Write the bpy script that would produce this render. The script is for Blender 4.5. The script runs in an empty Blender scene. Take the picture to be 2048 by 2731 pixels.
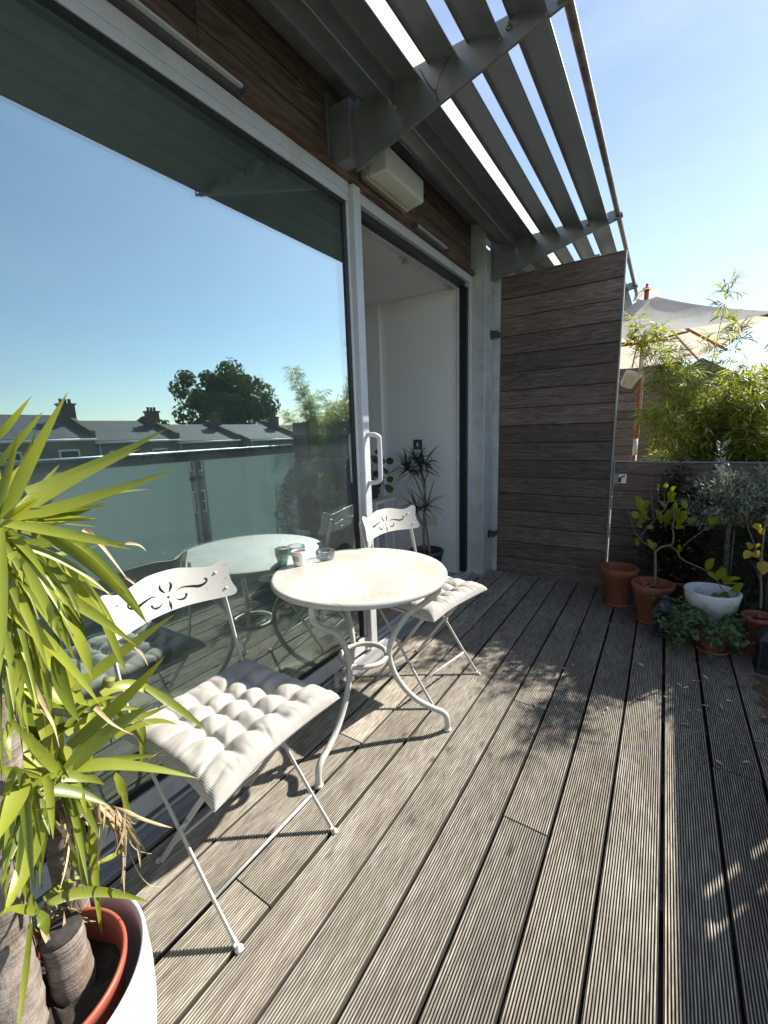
import bpy, bmesh, math, random
import numpy as np
from mathutils import Vector, Matrix

random.seed(7)
RNG = np.random.default_rng(11)
S = bpy.context.scene
COL = S.collection
R = math.radians

# ------------------------------------------------------------------ camera, sky, sun, exposure
CAM = np.array([0.0, 0.0, 1.30])
FPX, PCX, PCY = 1141.63, 1024.0, 1365.5
def _rot(a, b, c):
    ca, sa, cb, sb, cc, sc = math.cos(a), math.sin(a), math.cos(b), math.sin(b), math.cos(c), math.sin(c)
    Ry = np.array([[ca, 0, sa], [0, 1, 0], [-sa, 0, ca]])
    Rx = np.array([[1, 0, 0], [0, cb, -sb], [0, sb, cb]])
    Rz = np.array([[cc, -sc, 0], [sc, cc, 0], [0, 0, 1]])
    return Rz @ Rx @ Ry
MC = _rot(0.579644, 0.186184, -0.0331065)
def w2c(row): return Vector((MC[row, 0], MC[row, 2], -MC[row, 1]))
camd = bpy.data.cameras.new("camera"); cam = bpy.data.objects.new("camera", camd); COL.objects.link(cam)
xr, yd, zf = w2c(0), w2c(1), w2c(2)
cam.matrix_world = Matrix(((xr.x, -yd.x, -zf.x, CAM[0]), (xr.y, -yd.y, -zf.y, CAM[1]), (xr.z, -yd.z, -zf.z, CAM[2]), (0, 0, 0, 1)))
camd.sensor_fit = 'HORIZONTAL'; camd.sensor_width = 36.0; camd.lens = 36.0 * FPX / 2048.0
camd.clip_start = 0.03; camd.clip_end = 4000
S.camera = cam

SUN_V = Vector((0.69, 1.11, 1.0)).normalized()          # direction towards the sun
SUN_EL = math.asin(SUN_V.z); SUN_AZ = math.atan2(SUN_V.x, SUN_V.y)
W = bpy.data.worlds.new("World"); S.world = W; W.use_nodes = True
wn = W.node_tree
sky = wn.nodes.new('ShaderNodeTexSky'); sky.sky_type = 'NISHITA'; sky.sun_disc = False
sky.sun_elevation = SUN_EL; sky.sun_rotation = SUN_AZ
sky.altitude = 50; sky.air_density = 0.95; sky.dust_density = 0.25; sky.ozone_density = 1.1
bg = wn.nodes['Background']; bg.inputs['Strength'].default_value = 0.108
# faint high haze drifting through the blue
wtc = wn.nodes.new('ShaderNodeTexCoord'); wmp = wn.nodes.new('ShaderNodeMapping'); wmp.inputs['Scale'].default_value = (1.0, 1.0, 3.2)
wno = wn.nodes.new('ShaderNodeTexNoise'); wno.inputs['Scale'].default_value = 2.3; wno.inputs['Detail'].default_value = 6; wno.inputs['Roughness'].default_value = 0.6
wrp = wn.nodes.new('ShaderNodeMapRange'); wrp.inputs[1].default_value = 0.42; wrp.inputs[2].default_value = 0.72; wrp.inputs[3].default_value = 0.12; wrp.inputs[4].default_value = 0.34
wmx = wn.nodes.new('ShaderNodeMix'); wmx.data_type = 'RGBA'; wmx.inputs[7].default_value = (5.0, 5.5, 7.0, 1)
wn.links.new(wtc.outputs['Generated'], wmp.inputs['Vector']); wn.links.new(wmp.outputs[0], wno.inputs['Vector']); wn.links.new(wno.outputs[0], wrp.inputs[0])
wn.links.new(wrp.outputs[0], wmx.inputs[0]); wn.links.new(sky.outputs[0], wmx.inputs[6]); wn.links.new(wmx.outputs[2], bg.inputs['Color'])
sl = bpy.data.lights.new("sun", 'SUN'); sl.energy = 5.0; sl.angle = R(0.5); sl.color = (1.0, 0.955, 0.88)
so = bpy.data.objects.new("sun", sl); COL.objects.link(so)
so.rotation_euler = SUN_V.to_track_quat('Z', 'Y').to_euler(); so.location = (6, 10, 8)
S.view_settings.view_transform = 'Standard'; S.view_settings.look = 'None'
S.view_settings.exposure = 0.95; S.view_settings.gamma = 1.0
S.render.engine = 'CYCLES'
cy = S.cycles
cy.max_bounces = 10; cy.diffuse_bounces = 6; cy.glossy_bounces = 5; cy.transmission_bounces = 8; cy.transparent_max_bounces = 24
cy.caustics_reflective = False; cy.caustics_refractive = False; cy.sample_clamp_indirect = 8.0
cy.use_denoising = True

# ------------------------------------------------------------------ measuring helpers (photo pixel 2048x2731 -> place)
def ray(u, v):
    d = MC.T @ np.array([(u - PCX) / FPX, (v - PCY) / FPX, 1.0])
    return np.array([d[0], d[2], -d[1]])
def on_z(u, v, z=0.0):
    d = ray(u, v); return CAM + d * ((z - CAM[2]) / d[2])
def on_x(u, v, x):
    d = ray(u, v); return CAM + d * (x / d[0])
def on_y(u, v, y):
    d = ray(u, v); return CAM + d * (y / d[1])
def on_r(u, v, r):
    d = ray(u, v); return CAM + d * (r / math.hypot(d[0], d[1]))
def depth_of(p):
    q = np.asarray(p) - CAM
    return float(MC[2] @ np.array([q[0], -q[2], q[1]]))

# ------------------------------------------------------------------ objects
def tag(o, label=None, cat=None, group=None, kind=None):
    if label: o['label'] = label
    if cat: o['category'] = cat
    if group: o['group'] = group
    if kind: o['kind'] = kind
    return o
def thing(name, loc=(0, 0, 0), label=None, cat=None, group=None, rz=0.0):
    o = bpy.data.objects.new(name, None); o.empty_display_size = 0.05
    o.location = loc; o.rotation_euler = (0, 0, rz); COL.objects.link(o)
    return tag(o, label, cat, group)
def copy_tree(o, parent=None):
    c = o.copy(); COL.objects.link(c)
    if parent is not None: c.parent = parent
    for ch in list(o.children): copy_tree(ch, c)
    return c

class MB:
    """collects shapes in world (or local) coordinates, links them as one mesh object"""
    def __init__(s): s.V = []; s.F = []; s.T = []; s.smooth = []; s.cuts = []
    def _add(s, V, F, tone=0.5, smooth=False):
        n = len(s.V); s.cuts.append((n, len(s.F))); s.V += [tuple(map(float, p)) for p in V]
        s.F += [tuple(i + n for i in f) for f in F]; s.smooth += [smooth] * len(F); s.T += [tone] * len(V)
        return s
    def box(s, a, b, tone=0.5, rot=None, piv=None):
        x0, y0, z0 = a; x1, y1, z1 = b
        V = np.array([(x0, y0, z0), (x1, y0, z0), (x1, y1, z0), (x0, y1, z0), (x0, y0, z1), (x1, y0, z1), (x1, y1, z1), (x0, y1, z1)], float)
        if rot is not None:
            p = np.array(piv if piv is not None else V.mean(0)); V = (V - p) @ np.array(rot).T + p
        return s._add(V, [(0, 3, 2, 1), (4, 5, 6, 7), (0, 1, 5, 4), (1, 2, 6, 5), (2, 3, 7, 6), (3, 0, 4, 7)], tone)
    def tube(s, pts, r, n=10, tone=0.5, cap=True, flat=None):
        """round bar along a polyline; flat=(w,t,axis) makes a flat bar"""
        P = [np.array(p, float) for p in pts]; m = len(P)
        rr = r if hasattr(r, '__len__') else [r] * m
        T = []
        for i in range(m):
            d = P[min(i + 1, m - 1)] - P[max(i - 1, 0)]; T.append(d / (np.linalg.norm(d) + 1e-12))
        ref = np.array((0, 0, 1.0)) if abs(T[0][2]) < 0.9 else np.array((1.0, 0, 0))
        u = np.cross(T[0], ref); u /= np.linalg.norm(u)
        V = []; F = []
        for i in range(m):
            u = u - T[i] * (u @ T[i]); u /= np.linalg.norm(u); w = np.cross(T[i], u)
            for k in range(n):
                a = 2 * math.pi * k / n; V.append(P[i] + rr[i] * (math.cos(a) * u + math.sin(a) * w))
        for i in range(m - 1):
            for k in range(n):
                k2 = (k + 1) % n; F.append((i * n + k, i * n + k2, (i + 1) * n + k2, (i + 1) * n + k))
        if cap: F.append(tuple(range(n))[::-1]); F.append(tuple((m - 1) * n + k for k in range(n)))
        return s._add(V, F, tone, True)
    def bar(s, pts, wdir, w, t, tone=0.5):
        """flat bar along pts: width w along wdir, thickness t across (slightly chamfered)"""
        P = [np.array(p, float) for p in pts]; m = len(P); wd = np.array(wdir, float); wd /= np.linalg.norm(wd)
        V = []; F = []; c = min(min(w) if hasattr(w, '__len__') else w, t) * 0.22
        for i in range(m):
            d = P[min(i + 1, m - 1)] - P[max(i - 1, 0)]; d /= np.linalg.norm(d)
            a = wd - d * (wd @ d); a /= np.linalg.norm(a); b = np.cross(d, a)
            ww = (w[i] if hasattr(w, '__len__') else w) / 2; tt = t / 2
            for (p, q) in ((-ww + c, -tt), (ww - c, -tt), (ww, -tt + c), (ww, tt - c), (ww - c, tt), (-ww + c, tt), (-ww, tt - c), (-ww, -tt + c)):
                V.append(P[i] + a * p + b * q)
        for i in range(m - 1):
            for k in range(8):
                k2 = (k + 1) % 8; F.append((i * 8 + k, i * 8 + k2, (i + 1) * 8 + k2, (i + 1) * 8 + k))
        F.append(tuple(range(8))[::-1]); F.append(tuple((m - 1) * 8 + k for k in range(8)))
        return s._add(V, F, tone, False)
    def lathe(s, prof, c=(0, 0, 0), n=40, tone=0.5, sx=1.0, sy=1.0, wob=0.0, tilt=None):
        V = []; F = []; m = len(prof)
        for (r, z) in prof:
            for k in range(n):
                a = 2 * math.pi * k / n; q = 1 + wob * math.sin(3 * a + z * 20)
                V.append((r * q * math.cos(a) * sx, r * q * math.sin(a) * sy, z))
        V = np.array(V)
        if tilt is not None: V = V @ np.array(tilt).T
        V = V + np.array(c)
        for i in range(m - 1):
            for k in range(n):
                k2 = (k + 1) % n; F.append((i * n + k, i * n + k2, (i + 1) * n + k2, (i + 1) * n + k))
        if prof[0][0] > 1e-4: F.append(tuple(range(n))[::-1])
        if prof[-1][0] > 1e-4: F.append(tuple((m - 1) * n + k for k in range(n)))
        return s._add(V, F, tone, True)
    def prism(s, poly, axis, a, b, tone=0.5):
        """closed 2-D outline extruded along an axis (0,1,2) from a to b; outline in the other two axes in order"""
        n = len(poly); V = []
        for q in (a, b):
            for (p0, p1) in poly:
                V.append([(q, p0, p1), (p0, q, p1), (p0, p1, q)][axis])
        F = [tuple(range(n)), tuple(range(2 * n - 1, n - 1, -1))] + [(i, i + n, (i + 1) % n + n, (i + 1) % n) for i in range(n)]
        return s._add(V, F, tone)
    def grid(s, P, tone=0.5, smooth=True, close_u=False):
        P = np.asarray(P); a, b = P.shape[:2]; F = []
        for i in range(a - 1 + (1 if close_u else 0)):
            for j in range(b - 1):
                i2 = (i + 1) % a; F.append((i * b + j, i2 * b + j, i2 * b + j + 1, i * b + j + 1))
        return s._add(P.reshape(-1, 3), F, tone, smooth)
    def strip(s, pts, widths, hint, fold=0.18, tone=0.5, twist=0.0):
        """a leaf blade along pts: three vertices per section, folded along the midrib"""
        P = np.array(pts, float); m = len(P); n0 = len(s.V); h = np.array(hint, float)
        for i in range(m):
            d = P[min(i + 1, m - 1)] - P[max(i - 1, 0)]; d /= (np.linalg.norm(d) + 1e-12)
            sd = np.cross(d, h); L = np.linalg.norm(sd)
            if L < 1e-4: sd = np.cross(d, h + np.array((0.3, 0.2, 0.1))); L = np.linalg.norm(sd)
            sd /= L; nn = np.cross(sd, d)
            if twist:
                a = twist * i / (m - 1); sd = sd * math.cos(a) + nn * math.sin(a); nn = np.cross(sd, d)
            w = widths[i] / 2; up = nn * (w * 2 * fold)
            for q in (P[i] - sd * w + up, P[i], P[i] + sd * w + up): s.V.append((float(q[0]), float(q[1]), float(q[2])))
            s.T += [tone] * 3
        for i in range(m - 1):
            a = n0 + i * 3
            s.F += [(a, a + 1, a + 4, a + 3), (a + 1, a + 2, a + 5, a + 4)]; s.smooth += [True, True]
        return s
    def build(s, name, mat, parent=None, smooth_angle=None, local=False, bevel=0.0, seg=2, solid=0.0):
        me = bpy.data.meshes.new(name)
        V = np.array(s.V, float)
        if parent is not None and not local:
            off = np.array(parent.location); q = parent.parent
            while q is not None: off = off + np.array(q.location); q = q.parent
            V = V - off
        me.from_pydata(V.tolist(), [], s.F); me.update()
        me.polygons.foreach_set('use_smooth', s.smooth)
        at = me.attributes.new('tone', 'FLOAT', 'POINT'); at.data.foreach_set('value', np.array(s.T, dtype=np.float32))
        if isinstance(mat, (list, tuple)):
            for q in mat: me.materials.append(q)
        else: me.materials.append(mat)
        o = bpy.data.objects.new(name, me); COL.objects.link(o)
        if parent is not None: o.parent = parent
        if solid:
            md = o.modifiers.new('solid', 'SOLIDIFY'); md.thickness = solid; md.offset = 0
        if bevel:
            md = o.modifiers.new('bevel', 'BEVEL'); md.width = bevel; md.segments = seg; md.limit_method = 'ANGLE'; md.angle_limit = R(40)
        return o
def build_each(mb, name, mat, parent, per=1, **k):
    """the shapes of mb, `per` at a time, as objects of their own"""
    cuts = mb.cuts + [(len(mb.V), len(mb.F))]; res = []
    for i in range(0, len(cuts) - 1, per):
        (v0, f0), (v1, f1) = cuts[i], cuts[min(i + per, len(cuts) - 1)]
        q = MB(); q.V = mb.V[v0:v1]; q.T = mb.T[v0:v1]; q.F = [tuple(j - v0 for j in f) for f in mb.F[f0:f1]]; q.smooth = mb.smooth[f0:f1]
        res.append(q.build(name, mat, parent, **k))
    return res
def rotm(axis, a):
    return np.array(Matrix.Rotation(a, 3, axis))
def catmull(P, k=8, closed=False):
    P = [np.array(p, float) for p in P]; n = len(P); out = []
    rng = range(n) if closed else range(n - 1)
    for i in rng:
        if closed: a, b, c, d = P[(i - 1) % n], P[i], P[(i + 1) % n], P[(i + 2) % n]
        else: a, b, c, d = P[max(i - 1, 0)], P[i], P[i + 1], P[min(i + 2, n - 1)]
        for j in range(k):
            t = j / k
            out.append(0.5 * ((2 * b) + (c - a) * t + (2 * a - 5 * b + 4 * c - d) * t * t + (3 * b - a - 3 * c + d) * t ** 3))
    if not closed: out.append(P[-1])
    return out

# ------------------------------------------------------------------ materials
def new_mat(name):
    m = bpy.data.materials.new(name); m.use_nodes = True
    nt = m.node_tree; nt.nodes.clear()
    return m, nt
def N(nt, typ, ins=None, **props):
    n = nt.nodes.new(typ)
    for k, v in props.items(): setattr(n, k, v)
    for k, v in (ins or {}).items():
        sk = n.inputs[k]
        if isinstance(v, bpy.types.NodeSocket): nt.links.new(v, sk)
        else:
            if getattr(sk, 'type', '') == 'RGBA' and len(v) == 3: v = (*v, 1)
            sk.default_value = v
    return n
def mixc(nt, fac, a, b, blend='MIX'):
    n = nt.nodes.new('ShaderNodeMix'); n.data_type = 'RGBA'; n.blend_type = blend
    for i, v in ((0, fac), (6, a), (7, b)):
        if isinstance(v, bpy.types.NodeSocket): nt.links.new(v, n.inputs[i])
        else: n.inputs[i].default_value = (*v, 1) if (i > 0 and len(v) == 3) else v
    return n.outputs[2]
def math_(nt, op, a, b=0.0, c=0.0, clamp=False):
    n = nt.nodes.new('ShaderNodeMath'); n.operation = op; n.use_clamp = clamp
    for i, v in enumerate((a, b, c)):
        if isinstance(v, bpy.types.NodeSocket): nt.links.new(v, n.inputs[i])
        else: n.inputs[i].default_value = v
    return n.outputs[0]
def ramp(nt, fac, stops, interp='LINEAR'):
    n = nt.nodes.new('ShaderNodeValToRGB'); nt.links.new(fac, n.inputs[0]); n.color_ramp.interpolation = interp
    el = n.color_ramp.elements
    while len(el) < len(stops): el.new(0.5)
    for e, (p, c) in zip(el, stops):
        e.position = p; e.color = (*c, 1) if hasattr(c, '__len__') else (c, c, c, 1)
    return n.outputs[0]
def coords(nt, scale=(1, 1, 1), loc=(0, 0, 0), rot=(0, 0, 0)):
    tc = nt.nodes.new('ShaderNodeTexCoord')
    return N(nt, 'ShaderNodeMapping', {'Vector': tc.outputs['Object'], 'Scale': scale, 'Location': loc, 'Rotation': rot}).outputs[0]
def noise(nt, vec, scale, detail=4, rough=0.55, dist=0.0):
    return N(nt, 'ShaderNodeTexNoise', {'Vector': vec, 'Scale': scale, 'Detail': detail, 'Roughness': rough, 'Distortion': dist}).outputs[0]
def bump(nt, h, strength=0.2, dist=0.002):
    return N(nt, 'ShaderNodeBump', {'Height': h, 'Strength': strength, 'Distance': dist}).outputs[0]
def out(nt, sh):
    o = nt.nodes.new('ShaderNodeOutputMaterial'); nt.links.new(sh, o.inputs[0])
def princ(nt, **k):
    n = nt.nodes.new('ShaderNodeBsdfPrincipled')
    for key, v in k.items():
        sk = n.inputs[key.replace('_', ' ')]
        if isinstance(v, bpy.types.NodeSocket): nt.links.new(v, sk)
        else: sk.default_value = (*v, 1) if (sk.type == 'RGBA' and len(v) == 3) else v
    return n.outputs[0]
def tone_attr(nt):
    return N(nt, 'ShaderNodeAttribute', attribute_name='tone').outputs['Fac']

def m_plain(name, col, rough=0.5, var=0.12, nscale=6.0, metal=0.0, bmp=0.0, bscale=60.0, spec=0.5, dirt=None, dirt_amt=0.5, dirt_scale=9.0, tone=0.0):
    m, nt = new_mat(name); v = coords(nt)
    n1 = noise(nt, v, nscale, 6, 0.6)
    lo = tuple(c * (1 - var) for c in col); hi = tuple(min(1, c * (1 + var)) for c in col)
    c = ramp(nt, n1, [(0.3, lo), (0.7, hi)])
    if tone:
        t = tone_attr(nt); c = mixc(nt, 1.0, c, ramp(nt, t, [(0, (1 - tone,) * 3), (1, (1 + tone,) * 3)]), 'MULTIPLY')
    if dirt is not None:
        d = ramp(nt, noise(nt, v, dirt_scale, 8, 0.68, 0.4), [(0.52, 0.0), (0.72, 1.0)])
        c = mixc(nt, math_(nt, 'MULTIPLY', d, dirt_amt), c, dirt)
    k = dict(Base_Color=c, Roughness=math_(nt, 'MULTIPLY_ADD', n1, 0.2, rough - 0.1, True), Metallic=metal)
    if bmp: k['Normal'] = bump(nt, noise(nt, v, bscale, 5, 0.6), bmp, 0.003)
    sh = princ(nt, **k); out(nt, sh); return m
def m_wood(name, axis, lo, mid, hi, rough=0.75, stretch=14.0, scale=5.0, tone=0.35, bmp=0.25, stain=None, stain_amt=0.0, stain_scale=2.0, green=None, green_amt=0.0, green_z=None):
    """weathered board: grain along the axis, board-to-board change from the tone attribute"""
    m, nt = new_mat(name)
    sc = [stretch, stretch, stretch]; sc[axis] = 1.0
    t = tone_attr(nt)
    tc = nt.nodes.new('ShaderNodeTexCoord')
    off = N(nt, 'ShaderNodeCombineXYZ', {0: math_(nt, 'MULTIPLY', t, 37.0), 1: math_(nt, 'MULTIPLY', t, 53.0), 2: math_(nt, 'MULTIPLY', t, 19.0)}).outputs[0]
    add = N(nt, 'ShaderNodeVectorMath', {0: tc.outputs['Object'], 1: off}, operation='ADD').outputs[0]
    v = N(nt, 'ShaderNodeMapping', {'Vector': add, 'Scale': sc}).outputs[0]
    g1 = noise(nt, v, scale, 8, 0.62, 0.6)
    g2 = noise(nt, v, scale * 5, 5, 0.7, 0.2)
    wv = N(nt, 'ShaderNodeTexNoise', {'Vector': N(nt, 'ShaderNodeMapping', {'Vector': add, 'Scale': [c * 0.35 if i != axis else 0.8 for i, c in enumerate(sc)]}).outputs[0], 'Scale': scale * 0.6, 'Detail': 2.0}).outputs[0]
    rings = math_(nt, 'FRACT', math_(nt, 'MULTIPLY', wv, 11.0))
    rings = math_(nt, 'ABSOLUTE', math_(nt, 'SUBTRACT', rings, 0.5))
    g = math_(nt, 'ADD', math_(nt, 'MULTIPLY', g1, 0.55), math_(nt, 'ADD', math_(nt, 'MULTIPLY', g2, 0.3), math_(nt, 'MULTIPLY', rings, 0.3)))
    c = ramp(nt, g, [(0.3, lo), (0.5, mid), (0.72, hi)])
    c = mixc(nt, 1.0, c, ramp(nt, t, [(0, (1 - tone,) * 3), (1, (1 + tone,) * 3)]), 'MULTIPLY')
    vw = N(nt, 'ShaderNodeMapping', {'Vector': tc.outputs['Object'], 'Scale': (1, 1, 1)}).outputs[0]
    if stain is not None:
        sm = ramp(nt, noise(nt, vw, stain_scale, 6, 0.62, 0.5), [(0.5, 0.0), (0.68, 1.0)])
        c = mixc(nt, math_(nt, 'MULTIPLY', sm, stain_amt), c, stain)
    if green is not None:
        gm = ramp(nt, noise(nt, vw, 2.6, 7, 0.66, 0.3), [(0.5, 0.0), (0.7, 1.0)])
        gm = math_(nt, 'MULTIPLY', gm, green_amt)
        if green_z is not None:
            zz = N(nt, 'ShaderNodeSeparateXYZ', {0: vw}).outputs[2]
            gm = math_(nt, 'MULTIPLY', gm, N(nt, 'ShaderNodeMapRange', {0: zz, 1: green_z[0], 2: green_z[1], 3: 1.0, 4: 0.0}).outputs[0])
        c = mixc(nt, gm, c, green)
    sh = princ(nt, Base_Color=c, Roughness=rough, Normal=bump(nt, g, bmp, 0.003)); out(nt, sh); return m
def m_leaf(name, dark, light, trans=0.35, rough=0.45, spots=None, spot_amt=0.0, streak=True, tcol=None):
    m, nt = new_mat(name); v = coords(nt); t = tone_attr(nt)
    n1 = noise(nt, v, 9.0, 4, 0.6)
    f = math_(nt, 'ADD', math_(nt, 'MULTIPLY', t, 0.75), math_(nt, 'MULTIPLY', n1, 0.3), 0, True)
    c = ramp(nt, f, [(0.1, dark), (0.95, light)])
    if spots is not None:
        s = ramp(nt, noise(nt, v, 42.0, 5, 0.7), [(0.60, 0.0), (0.68, 1.0)])
        big = ramp(nt, noise(nt, v, 6.0, 3, 0.6), [(0.5, 0.0), (0.62, 1.0)])
        c = mixc(nt, math_(nt, 'MULTIPLY', math_(nt, 'MULTIPLY', s, big), spot_amt), c, spots)
    p = princ(nt, Base_Color=c, Roughness=rough)
    tr = N(nt, 'ShaderNodeBsdfTranslucent', {'Color': mixc(nt, 1.0, c, tcol or (1.5, 1.45, 0.55), 'MULTIPLY')}).outputs[0]
    ms = N(nt, 'ShaderNodeMixShader', {0: trans, 1: p, 2: tr}).outputs[0]
    out(nt, ms); return m
# deck boards: weathered grey-brown softwood, dirt in bands along the grain, knots, green algae
def make_deck_mat():
    m, nt = new_mat('weathered_deck_wood')
    t = tone_attr(nt); tc = nt.nodes.new('ShaderNodeTexCoord'); ob = tc.outputs['Object']
    off = N(nt, 'ShaderNodeCombineXYZ', {0: math_(nt, 'MULTIPLY', t, 31.0), 1: math_(nt, 'MULTIPLY', t, 77.0), 2: 0.0}).outputs[0]
    add = N(nt, 'ShaderNodeVectorMath', {0: ob, 1: off}, operation='ADD').outputs[0]
    v = N(nt, 'ShaderNodeMapping', {'Vector': add, 'Scale': (26, 1.6, 6)}).outputs[0]
    fine = noise(nt, v, 7.0, 8, 0.7, 0.3)
    broad = noise(nt, N(nt, 'ShaderNodeMapping', {'Vector': add, 'Scale': (5, 1.1, 1)}).outputs[0], 1.8, 6, 0.65, 0.5)
    c = ramp(nt, fine, [(0.34, (0.190, 0.166, 0.135)), (0.50, (0.405, 0.374, 0.322)), (0.66, (0.610, 0.578, 0.510))])
    c = mixc(nt, 1.0, c, ramp(nt, broad, [(0.32, (0.70, 0.66, 0.62)), (0.68, (1.16, 1.15, 1.12))]), 'MULTIPLY')
    c = mixc(nt, 1.0, c, ramp(nt, t, [(0.0, (0.88, 0.86, 0.84)), (0.55, (1.0, 0.98, 0.95)), (1.0, (1.10, 1.07, 1.01))]), 'MULTIPLY')
    # green algae in patches, brown damp patches
    w = N(nt, 'ShaderNodeMapping', {'Vector': ob, 'Scale': (1, 0.6, 1)}).outputs[0]
    al = ramp(nt, noise(nt, w, 3.6, 7, 0.7, 0.4), [(0.54, 0.0), (0.70, 1.0)])
    c = mixc(nt, math_(nt, 'MULTIPLY', al, 0.42), c, (0.205, 0.205, 0.105))
    dk = ramp(nt, noise(nt, N(nt, 'ShaderNodeMapping', {'Vector': add, 'Scale': (4.0, 1.5, 1)}).outputs[0], 3.0, 7, 0.72, 0.6), [(0.56, 0.0), (0.72, 1.0)])
    c = mixc(nt, math_(nt, 'MULTIPLY', dk, 0.40), c, (0.085, 0.066, 0.050))
    # knots
    vk = N(nt, 'ShaderNodeTexVoronoi', {'Vector': N(nt, 'ShaderNodeMapping', {'Vector': add, 'Scale': (6.5, 3.0, 1)}).outputs[0], 'Scale': 1.0}, voronoi_dimensions='2D').outputs['Distance']
    kn = ramp(nt, math_(nt, 'ADD', vk, math_(nt, 'MULTIPLY', fine, 0.16)), [(0.10, 1.0), (0.17, 0.0)])
    c = mixc(nt, math_(nt, 'MULTIPLY', math_(nt, 'MULTIPLY', kn, ramp(nt, noise(nt, ob, 2.3, 3, 0.6), [(0.4, 0.15), (0.6, 1.0)])), 0.9), c, (0.07, 0.048, 0.034))
    # near-black blended in below the ridge tops, down the grooves
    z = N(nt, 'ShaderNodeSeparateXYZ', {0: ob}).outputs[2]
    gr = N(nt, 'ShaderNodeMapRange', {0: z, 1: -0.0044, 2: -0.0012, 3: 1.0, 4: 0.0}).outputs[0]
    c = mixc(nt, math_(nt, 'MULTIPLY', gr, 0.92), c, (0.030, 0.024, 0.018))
    out(nt, princ(nt, Base_Color=c, Roughness=0.82, Normal=bump(nt, fine, 0.35, 0.002)))
    return m
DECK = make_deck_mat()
GATE = m_wood('dark_weathered_cedar', 0, (0.040, 0.027, 0.020), (0.132, 0.097, 0.075), (0.262, 0.213, 0.177), stretch=22, scale=3.4, tone=0.42, bmp=0.4,
              stain=(0.135, 0.058, 0.034), stain_amt=0.48, stain_scale=1.6, green=(0.060, 0.062, 0.016), green_amt=0.75, green_z=(0.15, 0.85))
CLAD = m_wood('brown_timber_cladding', 1, (0.055, 0.036, 0.026), (0.140, 0.098, 0.072), (0.255, 0.195, 0.150), stretch=16, scale=3.0, tone=0.3, bmp=0.35,
              stain=(0.15, 0.08, 0.045), stain_amt=0.3, stain_scale=1.7)
TRIM = m_wood('red_brown_timber_trim', 1, (0.032, 0.016, 0.011), (0.115, 0.055, 0.033), (0.27, 0.16, 0.095), stretch=12, scale=3.4, tone=0.25, bmp=0.45, rough=0.6)
GALV = m_plain('galvanised_steel', (0.235, 0.25, 0.246), rough=0.50, var=0.13, nscale=13, metal=0.35, bmp=0.10, bscale=45, dirt=(0.15, 0.15, 0.14), dirt_amt=0.4, dirt_scale=4)
RUSTY = m_plain('weathered_steel_tube', (0.17, 0.13, 0.115), rough=0.6, var=0.4, nscale=22, metal=0.4, bmp=0.15, dirt=(0.36, 0.33, 0.31), dirt_amt=0.6, dirt_scale=14)
GREY = m_plain('grey_powder_coat', (0.60, 0.60, 0.605), rough=0.42, var=0.05, dirt=(0.30, 0.29, 0.27), dirt_amt=0.45, dirt_scale=5)
GREYD = m_plain('mid_grey_powder_coat', (0.30, 0.305, 0.31), rough=0.45, var=0.08, dirt=(0.16, 0.155, 0.145), dirt_amt=0.5, dirt_scale=6)
BLACK = m_plain('black_rubber_seal', (0.012, 0.013, 0.014), rough=0.45, var=0.2)
POSTM = m_plain('weathered_white_post_paint', (0.50, 0.50, 0.485), rough=0.6, var=0.16, nscale=5, bmp=0.1, dirt=(0.25, 0.235, 0.20), dirt_amt=0.6, dirt_scale=8)
WHITE = m_plain('white_enamel_paint', (0.66, 0.64, 0.585), rough=0.38, var=0.04, bmp=0.06, bscale=90, dirt=(0.36, 0.27, 0.17), dirt_amt=0.42, dirt_scale=26)
def make_enamel():
    m, nt = new_mat('chipped_white_enamel'); v = coords(nt)
    n1 = noise(nt, v, 6.0, 6, 0.6); n2 = noise(nt, v, 32.0, 7, 0.7, 0.3); n3 = noise(nt, v, 150.0, 4, 0.6)
    c = ramp(nt, n1, [(0.3, (0.55, 0.52, 0.455)), (0.65, (0.63, 0.61, 0.555))])
    c = mixc(nt, ramp(nt, n2, [(0.54, 0.0), (0.74, 0.5)]), c, (0.42, 0.35, 0.25))
    ch = ramp(nt, math_(nt, 'ADD', math_(nt, 'MULTIPLY', n2, 0.6), math_(nt, 'MULTIPLY', n3, 0.4)), [(0.622, 0.0), (0.64, 1.0)])
    c = mixc(nt, ch, c, (0.115, 0.060, 0.034))
    out(nt, princ(nt, Base_Color=c, Roughness=math_(nt, 'MULTIPLY_ADD', n2, 0.3, 0.28), Normal=bump(nt, math_(nt, 'SUBTRACT', n2, ch), 0.12, 0.002))); return m
WHITE = make_enamel()
CREAM = m_plain('aged_cream_plastic', (0.66, 0.63, 0.52), rough=0.30, var=0.06)
CREAML = m_plain('cream_lens_plastic', (0.80, 0.785, 0.70), rough=0.22, var=0.04)
RENDER = m_plain('white_render', (0.78, 0.775, 0.76), rough=0.85, var=0.05, bmp=0.1, dirt=(0.45, 0.44, 0.42), dirt_amt=0.25, dirt_scale=3)
PLASTER = m_plain('interior_white_paint', (0.82, 0.81, 0.785), rough=0.8, var=0.015)
IFLOOR = m_wood('pale_oak_floor', 1, (0.22, 0.17, 0.12), (0.36, 0.29, 0.21), (0.46, 0.38, 0.29), stretch=9, scale=2.5, tone=0.15, bmp=0.05, rough=0.45)
TERRA = m_plain('terracotta', (0.27, 0.090, 0.045), rough=0.8, var=0.25, nscale=8, bmp=0.15, dirt=(0.33, 0.25, 0.20), dirt_amt=0.5, dirt_scale=9)
TERRAD = m_plain('dark_plastic_terracotta', (0.21, 0.060, 0.040), rough=0.5, var=0.15, nscale=8)
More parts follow.
